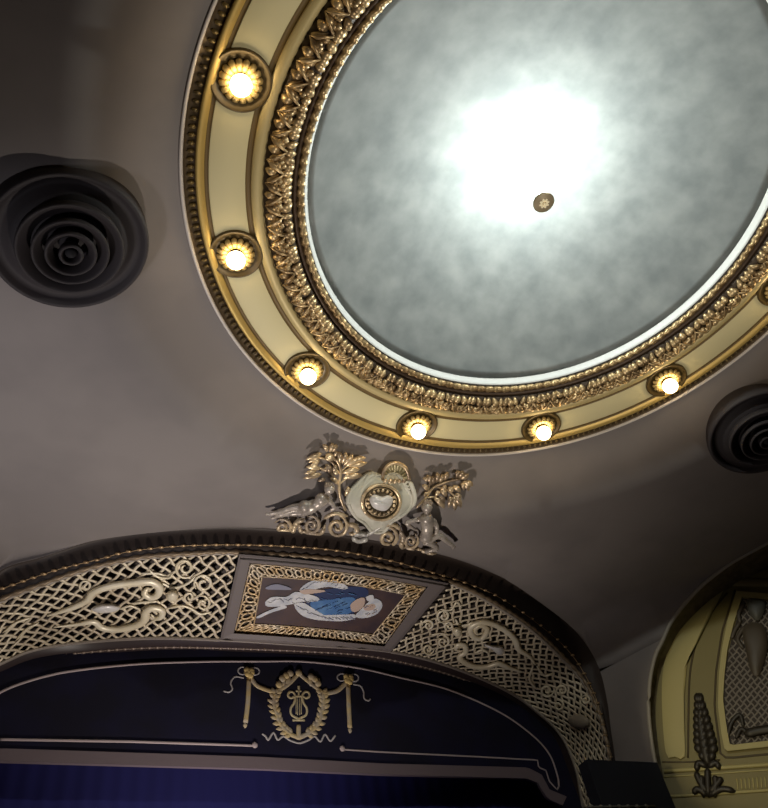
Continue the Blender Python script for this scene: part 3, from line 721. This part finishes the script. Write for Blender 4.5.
# foliage
def foliage(stems, leaves, lab):
    mb = MB()
    for P, w in stems: stroke(mb, R1, P, w, flat=.9, lift=1.0, n=14)
    f = sub(mb.build('foliage_spray', M_CRESTG, CR, label=lab))
    mb = MB()
    for P, w in leaves: stroke(mb, R1, P, w * 1.12, flat=.6, lift=1.2, prof='leaf', n=8)
    mb.build('leaves', M_CRESTG, f)
lv = [((470, 115), (480, 50), 5.5), ((450, 112), (420, 62), 4.5), ((485, 115), (512, 60), 4.5), ((415, 122), (305, 165), 5.5), ((405, 150), (325, 185), 4), ((400, 170), (330, 215), 4.5), ((405, 230), (310, 215), 5.0), ((415, 262), (290, 292), 5.5), ((380, 240), (295, 262), 4), ((440, 300), (385, 310), 4),
      ((470, 265), (440, 195), 5.5), ((485, 255), (505, 195), 5), ((470, 235), (410, 235), 5), ((480, 250), (530, 260), 5), ((535, 195), (525, 108), 5.5), ((550, 195), (575, 110), 5), ((560, 205), (625, 125), 5.5), ((575, 210), (680, 140), 5.5), ((590, 215), (722, 185), 5.5), ((610, 180), (712, 150), 5),
      ((550, 255), (672, 225), 6), ((560, 285), (690, 272), 6), ((560, 300), (600, 250), 4), ((570, 410), (592, 345), 5), ((500, 160), (440, 130), 4.5), ((505, 170), (430, 160), 4), ((520, 330), (470, 290), 4.5), ((500, 150), (505, 105), 4)]
foliage([(a_((575, 500), (538, 420), (530, 330), (540, 240), (510, 165), (440, 140)), 3.0), (a_((530, 330), (590, 285), (650, 270)), 2), (a_((538, 250), (580, 210), (640, 170)), 2), (a_((525, 320), (470, 250), (400, 220)), 2), (a_((535, 260), (480, 180), (400, 150)), 2)],
        [(a_(p, ((p[0] + r[0]) / 2 + 6, (p[1] + r[1]) / 2 - 8), r), w) for p, r, w in lv], 'tall leafy spray left of the cartouche')
lv = [((455, 255), (425, 190), 5), ((440, 230), (400, 215), 4.5), ((470, 250), (455, 200), 4.5), ((490, 240), (490, 175), 5), ((505, 240), (530, 185), 5), ((540, 225), (555, 170), 5), ((620, 210), (615, 160), 5), ((630, 210), (660, 165), 5), ((640, 215), (695, 190), 5.5), ((655, 235), (722, 262), 5.5), ((660, 240), (695, 295), 5), ((645, 240), (665, 290), 4.5),
      ((430, 290), (395, 255), 4.5), ((425, 300), (410, 330), 4), ((500, 290), (480, 330), 4.5), ((510, 285), (550, 330), 5), ((560, 270), (590, 300), 5), ((590, 260), (640, 300), 5), ((600, 320), (645, 400), 5.5), ((590, 330), (608, 418), 5.5), ((575, 325), (565, 400), 5), ((470, 335), (540, 405), 5.5), ((500, 330), (540, 370), 4.5), ((610, 310), (640, 350), 4.5), ((545, 250), (520, 300), 4.5)]
foliage([(b_((355, 400), (420, 335), (470, 270), (560, 232), (640, 215)), 2.6), (b_((430, 330), (440, 270), (450, 240)), 2), (b_((480, 262), (560, 290), (610, 330)), 2), (b_((425, 335), (480, 335), (540, 380)), 2)],
        [(b_(p, ((p[0] + r[0]) / 2 + 4, (p[1] + r[1]) / 2 - 8), r), w) for p, r, w in lv], 'lower leafy spray right of the cartouche')
# scrolls along the foot
for P, w in ((spiral(*a_((158, 618))[0], 9.5, 1.7, 3.6), 3.4), (spiral(*a_((348, 600))[0], 9, 1.7, 4.2), 3.4), (spiral(*a_((520, 610))[0], 11, 1.7, 4.8), 3.8), (a_((215, 660), (235, 600), (255, 570), (300, 560)), 5), (a_((260, 590), (280, 640), (330, 670), (410, 650), (440, 600)), 4), (a_((590, 590), (640, 600), (650, 640), (600, 660)), 5), (a_((430, 560), (470, 530), (530, 520), (590, 545)), 4),
             (spiral(*b_((180, 585))[0], 10.5, 1.7, -2), 3.8), (spiral(*b_((325, 608))[0], 8, 1.6, -1), 3.2), (b_((255, 540), (275, 580), (265, 630), (290, 660)), 4.5), (b_((280, 650), (330, 670), (380, 690), (440, 680), (490, 690)), 4), (b_((120, 540), (150, 510), (220, 505), (260, 540)), 4)):
    mb = MB(); stroke(mb, R1, P, w * 1.1, flat=.9, lift=.8, prof='ends', n=30); mb.build('foot_scroll', mat('scroll_gilding', (.42, .34, .26), .4, .3, col2=(.70, .55, .35), scale=2), CR)
# putti: one continuous body each
def putto(limbs, balls, lab, hair):
    mb = MB()
    for P, ws in limbs:
        stroke(mb, R1, P, (lambda t_, ws=ws: 1.2 * (ws[0] + (ws[1] - ws[0]) * t_)), flat=.9, lift=.8, n=12, seg=10)
    for (x, y), r, off in balls:
        s_ = CEIL.px(x, y); p, n = R1.hit(x, y, off); ball(mb, p, r * s_, u=14, v=10)
    o = mb.build('putto', M_CRESTS, CR, label=lab); md = o.modifiers.new('blend', 'REMESH'); md.mode = 'VOXEL'; md.voxel_size = .022; md.use_smooth_shade = True
    s_ = o.modifiers.new('soften', 'SMOOTH'); s_.factor = .6; s_.iterations = 3; sub(o)
    mb = MB(); (x, y), r, off = hair; p, n = R1.hit(x, y, off); k_ = CEIL.px(x, y)
    for i in range(14):
        v = Vector((math.cos(i * 2.4), math.sin(i * 2.4), 0)) * (.25 + .05 * i) * r * k_ * .9; ball(mb, p + v * .9 + RV * 0 + UV * (.25 * r * k_), .30 * r * k_, u=8, v=6)
    mb.build('hair', mat('putto_hair', (.30, .24, .18), .5, .2), o)
putto([(a_((462, 372), (440, 405)), (5, 6)), (a_((440, 405), (400, 430), (340, 470), (290, 490)), (10, 10)), (a_((300, 470), (230, 470), (150, 500), (50, 530)), (8, 3.0)), (a_((290, 500), (220, 510), (150, 525), (85, 550)), (8, 3.0)),
       (a_((440, 410), (470, 440), (500, 480), (470, 500)), (5.0, 3.2)), (a_((400, 430), (340, 445), (280, 475), (250, 490)), (4.5, 3)), (a_((50, 530), (38, 520)), (3.5, 2)), (a_((85, 550), (75, 556)), (3.5, 2))],
      [(a_((468, 362))[0], 5.6, .12), (a_((410, 430))[0], 6.0, .10), (a_((300, 480))[0], 6.2, .08)], 'reclining putto on the left, legs stretched out', (a_((462, 350))[0], 5.2, .16))
putto([(b_((428, 408), (425, 450)), (4.5, 5)), (b_((425, 455), (425, 510), (420, 580)), (11, 10)), (b_((395, 465), (340, 475), (290, 490)), (4.8, 3.4)), (b_((290, 490), (330, 520), (370, 540)), (3.8, 3)), (b_((465, 470), (490, 520), (485, 570)), (4.8, 3.4)), (b_((485, 570), (460, 600), (430, 610)), (3.4, 3)),
       (b_((430, 590), (500, 565), (550, 600), (602, 642)), (7.5, 3.6)), (b_((415, 595), (470, 620), (495, 650)), (7.5, 5)), (b_((495, 650), (440, 665), (385, 690)), (5, 3.4)), (b_((602, 642), (590, 655)), (3.6, 2.4)), (b_((385, 690), (375, 680)), (3.6, 2.4))],
      [(b_((428, 398))[0], 5.8, .14), (b_((425, 470))[0], 6.6, .10), (b_((420, 585))[0], 6.2, .08)], 'seated putto on the right, hand on hip', (b_((432, 380))[0], 5.6, .18))

# ------------------------------------------------------------------ valance and stage drape
YV = 1.52
def vp(px, py, off=0.0):
    d = ray(px, py); k = (YV * S) / d.y; return CAM + d * k + Vector((0, -off, 0))
class Plane:
    def hit(s, px, py, off=0.0): return vp(px, py, off), Vector((0, -1, 0))
    def px(s, px, py): return (vp(px, py) - CAM).dot(FV) / FPX
VP = Plane()
low = [(0, 762), (260, 769.5), (380, 775), (526, 779), (537, 783), (547, 799), (562, 806)]
up = [(0, 749), (260, 757.5), (380, 764), (527, 768), (541, 775), (549, 790), (566, 797)]
VT = thing('stage_valance', 'dark navy velvet valance with gold emblem hanging inside the stage arch', 'curtain', vp(300, 700))
def side_ext(pts):              # the valance is symmetrical: its left end outside the photo mirrors the right one
    P = [vp(*p) for p in pts]; R_ = [p for p in P if p.x > 0]; L_ = [p for p in P if p.x <= 0]; xm = -L_[0].x
    e = [Vector((-p.x, p.y, p.z)) for p in reversed(R_)]
    e = [p for p in e if p.x < -xm - .05]
    return e + P
lowW = resample(side_ext(low), 120)
mb = MB(); rows = [[Vector((p.x, p.y, p.z)) for p in lowW], [Vector((p.x, p.y, 11.0)) for p in lowW]]
mb.grid(rows); 
xe = lowW[-1].x; zz = lowW[-1].z
for sg in (1, -1): mb.add([(sg * xe, YV * S, 0.05), (sg * 8.4, YV * S, 0.05), (sg * 8.4, YV * S, 11), (sg * xe, YV * S, 11)], [(0, 1, 2, 3)])
mb.build('velvet', M_NAVY, VT, smooth=False)
mb = MB(); a1 = resample(side_ext(up), 120); mb.grid([[p + Vector((0, -.03, 0)) for p in a1], [p + Vector((0, -.03, 0)) for p in lowW]]); mb.grid([[p + Vector((0, -.03, 0)) for p in lowW], [p + Vector((0, .05, 0)) for p in lowW]])
mb.build('grey_hem', mat('hem_grey', (.17, .13, .15), .7), VT, label='broad mauve-grey hem')
mb = MB()
P = resample(spline(side_ext([(0, 693), (27.5, 682), (69, 672), (138, 664.5), (206, 662), (258, 661.8), (304, 662), (356, 668), (400, 678), (448, 690), (498, 712), (530, 734), (548.6, 754), (557, 776), (558.5, 787)]), 160), 200)
tube(mb, [p + Vector((0, -.02, 0)) for p in P], .026, [Vector((0, -1, 0))] * len(P), .5, 6)
stroke(mb, VP, [(342, 749.5), (380, 752), (480, 757), (533, 760), (537.5, 760.3), (538.5, 767.5), (546, 770.5), (549, 781), (557, 790), (558.5, 787)], 1.6, flat=.5, n=80, sm=False)
P = resample(side_ext([(0, 740), (130, 742), (254, 746)]), 80); tube(mb, [p + Vector((0, -.02, 0)) for p in P], .026, [Vector((0, -1, 0))] * len(P), .5, 6)
for x, y in ((254.5, 745.5), (342, 749)): ball(mb, vp(x, y, .02), .065, .03, .065, u=10, v=6)
mb.build('braid_line', M_PIPE, VT, label='thin mauve braid outline')
e = crop(200, 650, 3.84)
def emb(name, items, material, **kw):
    mb = MB()
    for P, w, *r in items: stroke(mb, VP, P, w, flat=.3, lift=.8, **(r[0] if r else {}))
    return sub(mb.build(name, material, VT, **kw))
em = emb('wreath', [(e((290, 165), (283, 200), (292, 240), (308, 285), (340, 320), (378, 338)), 4.5), (e((470, 165), (475, 200), (467, 240), (452, 285), (420, 318), (378, 338)), 4.5),
      (e((285, 165), (335, 135), (378, 92)), 4.2), (e((472, 165), (425, 130), (380, 92)), 4.2), (e((378, 290), (378, 345)), 5)], M_EMBG, label='gold laurel wreath')
mb = MB()
import itertools
for side_ in (-1, 1):
    ctl = [(290, 170), (283, 205), (292, 245), (308, 285), (336, 316), (365, 334)] if side_ < 0 else [(470, 170), (475, 205), (467, 245), (452, 285), (424, 316), (395, 334)]
    Q = spline([Vector((x, y, 0)) for x, y in ctl], 10)
    for i, v in enumerate(Q[:-1]):
        d = (Q[i + 1] - v).normalized(); nrm = Vector((-d.y, d.x, 0))
        for s_ in (-1, 1):
            tip = v + d * -20 + nrm * s_ * 22
            stroke(mb, VP, e((v.x, v.y), (tip.x, tip.y)), 4.4, flat=.3, lift=1, prof='leaf', n=5)
for x, y in ((378, 90), (330, 100), (345, 92), (315, 112), (425, 105), (440, 115), (452, 130), (302, 135)): ball(mb, vp(*e((x, y))[0], .03), .085, .03, .085, u=8, v=6)
for P in (((315, 150), (322, 105)), ((330, 140), (345, 98)), ((425, 140), (420, 98)), ((445, 150), (458, 110))): stroke(mb, VP, e(*P), 5, flat=.3, lift=1, prof='leaf', n=5)
mb.build('laurel_leaves', M_EMBG, em)
for sg, nm in ((-1, 'left'), (1, 'right')):
    X_ = lambda x: x if sg < 0 else None
if True:
    emb('garland', [(e((192, 102), (215, 135), (250, 152), (292, 165)), 4.6)], M_EMBG)
    emb('garland', [(e((562, 125), (530, 155), (500, 165), (468, 167)), 4.6)], M_EMBG)
    emb('tassel', [(e((188, 110), (183, 200), (174, 280)), 5.0), (e((174, 278), (172, 300)), 4.5, dict(prof='leaf'))], M_EMBG, label='gold tassel drop on the left')
    emb('tassel', [(e((568, 135), (571, 220), (575, 300)), 5.0), (e((575, 298), (576, 320)), 4.5, dict(prof='leaf'))], M_EMBG, label='gold tassel drop on the right')
    def bowpart(cx, cy, tail):
        k = emb('bow', [(spiral(cx - 27, cy - 10, 18, 1, 0, 1.0, sy=.8), 0)] and [(e(*[(cx - 24 + 17 * math.cos(t_), cy - 10 + 14 * math.sin(t_)) for t_ in [2 * PI * i / 10 for i in range(11)]]), 1.5), (e(*[(cx + 24 + 17 * math.cos(t_), cy - 8 + 14 * math.sin(t_)) for t_ in [2 * PI * i / 10 for i in range(11)]]), 1.5), (e(*tail), 1.6)], M_EMBS, label='silver ribbon bow with gold knot')
        mb = MB()
        for i in range(7): ball(mb, vp(*e((cx + 9 * math.cos(i), cy + 11 * math.sin(i * 1.7)))[0], .04), .075, .035, .075, u=8, v=6)
        ball(mb, vp(*e((cx, cy))[0], .03), .12, .04, .12, u=10, v=6); mb.build('knot', mat('knot_gold', (.66, .48, .20), .5), k, label='gold knot')
    bowpart(187, 90, [(168, 108), (135, 103), (118, 125), (124, 150), (110, 162), (90, 158)])
    bowpart(568, 115, [(588, 132), (615, 138), (628, 160), (630, 185), (645, 195), (655, 188)])
    emb('foot_ribbon', [(e((238, 322), (252, 332), (262, 345), (282, 318), (298, 345), (320, 332), (345, 347), (380, 358), (415, 347), (440, 332), (462, 352), (480, 324), (500, 350), (520, 328)), 1.9, dict(n=60))], M_EMBS, label='silver ribbon under the wreath')
ly = [(362, 178), (350, 185), (338, 176), (343, 162), (358, 163), (366, 180), (360, 205), (348, 225), (352, 250), (378, 264)]
emb('lyre', [(e(*ly), 2.4, dict(n=40)), (e(*[(758 - x, y) for x, y in ly]), 2.4, dict(n=40)), (e((362, 178), (396, 178)), 2.2), (e((355, 270), (402, 270)), 2.2), (e((379, 262), (379, 272)), 4), (e((379, 160), (379, 178)), 2), (e((379, 138), (379, 152)), 2.6), (e((368, 158), (390, 158)), 1.8),
     (e((369, 180), (369, 246)), .8), (e((375, 180), (375, 250)), .8), (e((383, 180), (383, 250)), .8), (e((389, 180), (389, 246)), .8)], mat('lyre_gold', (.62, .52, .32), .5), label='pale gold lyre inside the wreath')
# drape
mb = MB(); rows = []
for j in range(2):
    rows.append([Vector((-9 + 18 * i / 360, YV * S + .9 + .008 * math.sin(i * .9) + .012 * math.sin(i * .17), .02 if j == 0 else 11.2)) for i in range(361)])
mb.grid(rows); o = mb.build('stage_curtain', M_BLUE); o['label'] = 'deep blue stage curtain below the valance hem'; o['category'] = 'curtain'

# ------------------------------------------------------------------ side niche on the right
NT = thing('wall_niche', 'arched cream and olive niche with grille on the right wall', 'niche', W(*npt(SM, FZ)))
mb = MB()
P = [W(*npt(q_.x, q_.y, -.002)) for q_ in NOd]; tube(mb, P, .045, None, 1, 8)
mb.build('arch_edge', mat('niche_edge', (.40, .36, .30), .5), NT, label='thin pale arch edge')
# back surface: recessed behind the face
BA = math.radians(-50); BD = Vector((math.cos(BA), math.sin(BA), 0)); BN = Vector((-math.sin(BA), math.cos(BA), 0))
BP = npt(NOd[0].x + .006, 0, .035)
def bhit(px, py, off=0.0):
    d = ray(px, py); o = Vector((-X0, 0, 0)); k = (BP - o).dot(BN) / d.dot(BN); P = o + d * k; return W(*P) - BN * off
class BackP:
    def hit(s, px, py, off=0.0): return bhit(px, py, off), -BN
    def px(s, px, py): return (bhit(px, py) - CAM).dot(FV) / FPX
BK = BackP()
ZT = NOd[0].y
def bp(s, z, off=0.0): return W(*(BP + BD * s + Vector((0, 0, z)) - BN * off / S))
mb = MB(); mb.grid([[bp(s, z) for s in (-.04, .3, .6, .95)] for z in (FZ, .3, .7, 1.1)]); mb.build('back_panel', M_NGOLD, NT, smooth=False)
# reveal from the arch edge back to the panel
mb = MB(); rows = []
for t_ in (0, .25, .5, .75, 1):
    row = []
    for q_ in NOd:
        f = W(*npt(q_.x, q_.y)); row.append(f)
    rows.append(row)
inn = []
for q_ in NOd:
    f = npt(q_.x, q_.y); 
    # push straight out of the hall until the back panel
    k = (BP - f).dot(BN) / NN.dot(BN); k = max(.012, min(k, .16)); inn.append((f, k))
rows = [[W(*(f + NN * (k * t_))) - ND * (.10 * math.sin(PI * t_)) for f, k in inn] for t_ in (0, .2, .4, .6, .8, 1)]
mb.grid(rows); mb.build('reveal', M_NREV, NT)
pq = lambda *pts: list(pts)
mb = MB()
pl = smoothpoly([(724, 591), (710, 607), (696, 631), (689, 655), (686, 680), (684, 710), (685, 757), (676, 757), (667, 756), (663, 721), (662.5, 680), (667, 655), (674, 636), (684, 619), (696, 605), (710, 595)], 60)
pillow(mb, BK, pl, .03, lift=.05, k=3); mb.build('side_panel', M_NPALE, NT, label='pale curved side panel')
mb = MB()
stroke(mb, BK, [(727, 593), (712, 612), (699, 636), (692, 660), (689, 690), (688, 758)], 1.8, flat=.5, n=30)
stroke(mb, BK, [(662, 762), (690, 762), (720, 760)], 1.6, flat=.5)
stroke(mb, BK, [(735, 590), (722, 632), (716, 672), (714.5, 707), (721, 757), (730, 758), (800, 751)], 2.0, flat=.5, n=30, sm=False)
mb.build('dark_lines', mat('niche_line', (.07, .05, .02), .6), NT, label='thin dark raised outlines')  # dark lines raised along the panel and grille outlines
mb = MB()
fr = [(737, 592.5), (728, 622), (722.5, 650), (719.5, 675), (718.5, 707), (722, 735), (725.5, 752.5), (768, 748), (820, 743)]
fi = [(742.5, 598.5), (734, 625), (728, 650), (725, 675), (723.5, 700), (727, 728), (730.5, 746.5), (768, 742), (820, 737)]
A1 = resample([Vector((*p, 0)) for p in fr], 50); A2 = resample([Vector((*p, 0)) for p in fi], 50)
mb.grid([[bhit(p.x, p.y, o_) for p in pl_] for pl_, o_ in ((A1, 0), (A1, .09), (A2, .09), (A2, 0))])
T1 = [Vector((737, 592.5, 0)), Vector((820, 600, 0))]; T2 = [Vector((742.5, 598.5, 0)), Vector((820, 606, 0))]
mb.grid([[bhit(p.x, p.y, o_) for p in pl_] for pl_, o_ in ((T1, 0), (T1, .09), (T2, .09), (T2, 0))])
mb.build('grille_frame', M_NPALE, NT, smooth=False, label='cream frame of the grille')
mb = MB(); rows = []
for j in range(13):
    t_ = j / 12; py = 598.5 + (742 - 598.5) * t_
    xl = 742.5 - 19.5 * math.sin(min(1, t_ / .72) * PI / 2) + (7.5 * max(0, (t_ - .72) / .28) ** 1.5)
    rows.append([bhit(xl + (830 - xl) * i / 10, py + 4 * (1 - i / 10) * t_ + 6 * (i / 10) * (1 - t_), .012) for i in range(11)])
mb.grid(rows); mb.build('grille_backing', M_BACK, NT)
def gx(t_): return 742.5 - 19.5 * math.sin(min(1, t_ / .72) * PI / 2) + (7.5 * max(0, (t_ - .72) / .28) ** 1.5)
mb = MB(); cw, ch = 7.2, 8.6
for fam in (1, -1):
    for k in range(-22, 40):
        pts = []
        for i in range(0, 90):
            py = 600 + i * 1.68; px = 722 + k * cw + fam * (py - 600) * cw / ch + .8 * math.sin(2 * PI * (py - 600) / ch) 
            t_ = (py - 598.5) / 143.5
            ok = gx(min(1, t_)) + .5 < px < 800 and py < 746 - (px - 730) * .12
            if ok: pts.append((px, py))
            else:
                if len(pts) > 3: stroke(mb, BK, pts, 1.7, flat=.6, lift=1.4, n=len(pts), sm=False, seg=5)
                pts = []
        if len(pts) > 3: stroke(mb, BK, pts, 1.7, flat=.6, lift=1.4, n=len(pts), sm=False, seg=5)
mb.build('grille', M_NGRIL, NT)
R4 = type('R4', (), dict(hit=lambda s, x, y, off=0.0: (bhit(x, y, off + .07), -BN), px=lambda s, x, y: BK.px(x, y)))()
mb = MB()
pillow(mb, R4, smoothpoly([(748, 601), (764, 602), (765, 612), (759, 622), (753, 619), (748, 611)], 24), .10, lift=.03)
mb.build('shield', mat('shield_grey', (.10, .095, .08), .5), NT, label='grey shield at the top of the grille')
mb = MB(); pillow(mb, R4, smoothpoly([(743, 632), (752, 624), (764, 628), (768, 645), (764, 665), (758, 678), (751, 672), (747, 655)], 30), .10, lift=.03)
for P in ([(745, 604), (739, 615), (741, 625)], [(741, 622), (735, 632), (732, 640)], [(768, 618), (776, 630), (779, 642)], [(746, 626), (738, 640), (744, 650)]): stroke(mb, R4, P, 4, flat=.6, prof='ends')
mb.build('drapery_relief', mat('relief_umber', (.07, .055, .04), .5), NT, label='dark drapery relief on the grille')
mb = MB()
for P, w in (([(728, 738), (732, 724), (740, 716), (744, 728)], 4), ([(736, 740), (742, 730), (750, 738)], 4), ([(745, 736), (760, 732), (790, 728)], 9)): stroke(mb, R4, P, w, flat=.5, prof='ends')
mb.build('grille_foot_leaves', M_NDARK, NT)
# dark bronze finial with leaves
mb = MB(); BK1 = R4
for k in range(9):
    y = 700 + k * 7.2; wv = [3, 4.5, 6.5, 8, 9.5, 10.5, 12, 12, 8][k]; x = 699 + k * 1.05
    for s_ in (-1, 0, 1): stroke(mb, BK, [(x + s_ * wv * .2, y + 4), (x + s_ * wv * .62, y - 1), (x + s_ * wv * .75, y - 7)], 5 + wv * .28, flat=.6, lift=1.5, prof='leaf', n=6)
stroke(mb, BK, [(698.5, 695), (701, 725), (706, 755), (709, 765)], lambda t_: 4 + 10 * t_ * (1.05 - t_) * 2, flat=.6, lift=1)
for P in ([(708, 768), (699, 764), (697, 772)], [(708, 768), (716, 764), (720, 770)], [(709, 795), (700, 782), (696, 772)], [(709, 795), (718, 784), (722, 778)], [(709, 797), (698, 790), (694, 795)], [(709, 797), (722, 790), (736, 792)], [(709, 798), (708, 780), (708, 768)], [(704, 798), (702, 784), (702, 776)], [(715, 798), (716, 784), (715, 776)]): stroke(mb, BK, P, 6, flat=.7, lift=1.6, prof='ends')
mb.build('leaf_finial', M_NDARK, NT, label='dark bronze leafy finial')
mb = MB()
for y0, y1, w in ((771.5, 765, 4.0), (777, 770, 1.6), (797, 790.5, 3.0)):
    stroke(mb, BK, [(664, y0), (716, (y0 + y1) / 2 + .2), (820, y1 - 3.5)], w, flat=.8, lift=.6, n=12, sm=False)
mb.build('sill_moulding', M_NPALE, NT, label='pale sill mouldings')
mb = MB()
for k in range(14): stroke(mb, BK, [(737 + k * 4, 779 - k * .3), (738 + k * 4, 790 - k * .3)], 1.6, flat=.8, lift=.6, n=4)
mb.build('flutes', M_NPALE, NT)
mb = MB(); stroke(mb, BK, [(722, 582), (760, 583), (820, 586)], 9, flat=.3, n=8); mb.build('lintel', mat('niche_lintel', (.26, .21, .09), .5), NT)
mb = MB(); stroke(mb, R4, [(732, 576), (745, 572), (768, 566), (820, 560)], lambda t_: 4 + 12 * t_, flat=.5, n=10); mb.build('lunette', M_NDARK, NT, label='dark lunette above the lintel')

# ------------------------------------------------------------------ navy cloth box at the foot of the arch
def on_y(px, py, y): d = ray(px, py); return CAM + d * (y * S / d.y)
yb = 1.215
a, b = on_y(587, 762, yb), on_y(656, 760, yb)
mb = MB(); boxm(mb, (a.x, yb * S, 0.0), (b.x, yb * S + .3, (a.z + b.z) / 2))
T = thing('draped_speaker', 'tall dark navy cloth-covered box against the pier right of the arch', 'speaker', Vector(((a.x + b.x) / 2, yb * S + .15, 0)))
bb = MB(); boxm(bb, (a.x, yb * S, 0.01), (b.x, yb * S + .3, (a.z + b.z) / 2)); bb.build('cloth_cover', M_BOX, T, smooth=False)
mb = MB(); tube(mb, [on_y(587, 807, yb - .002), on_y(655, 806, yb - .002)], .018)
for k in range(7): ball(mb, on_y(592 + k * 9, 807 - k * .15, yb - .002), .04, u=8, v=6)
mb.build('bead_trim', mat('trim_grey', (.12, .11, .09), .4), T, label='row of pale beads')
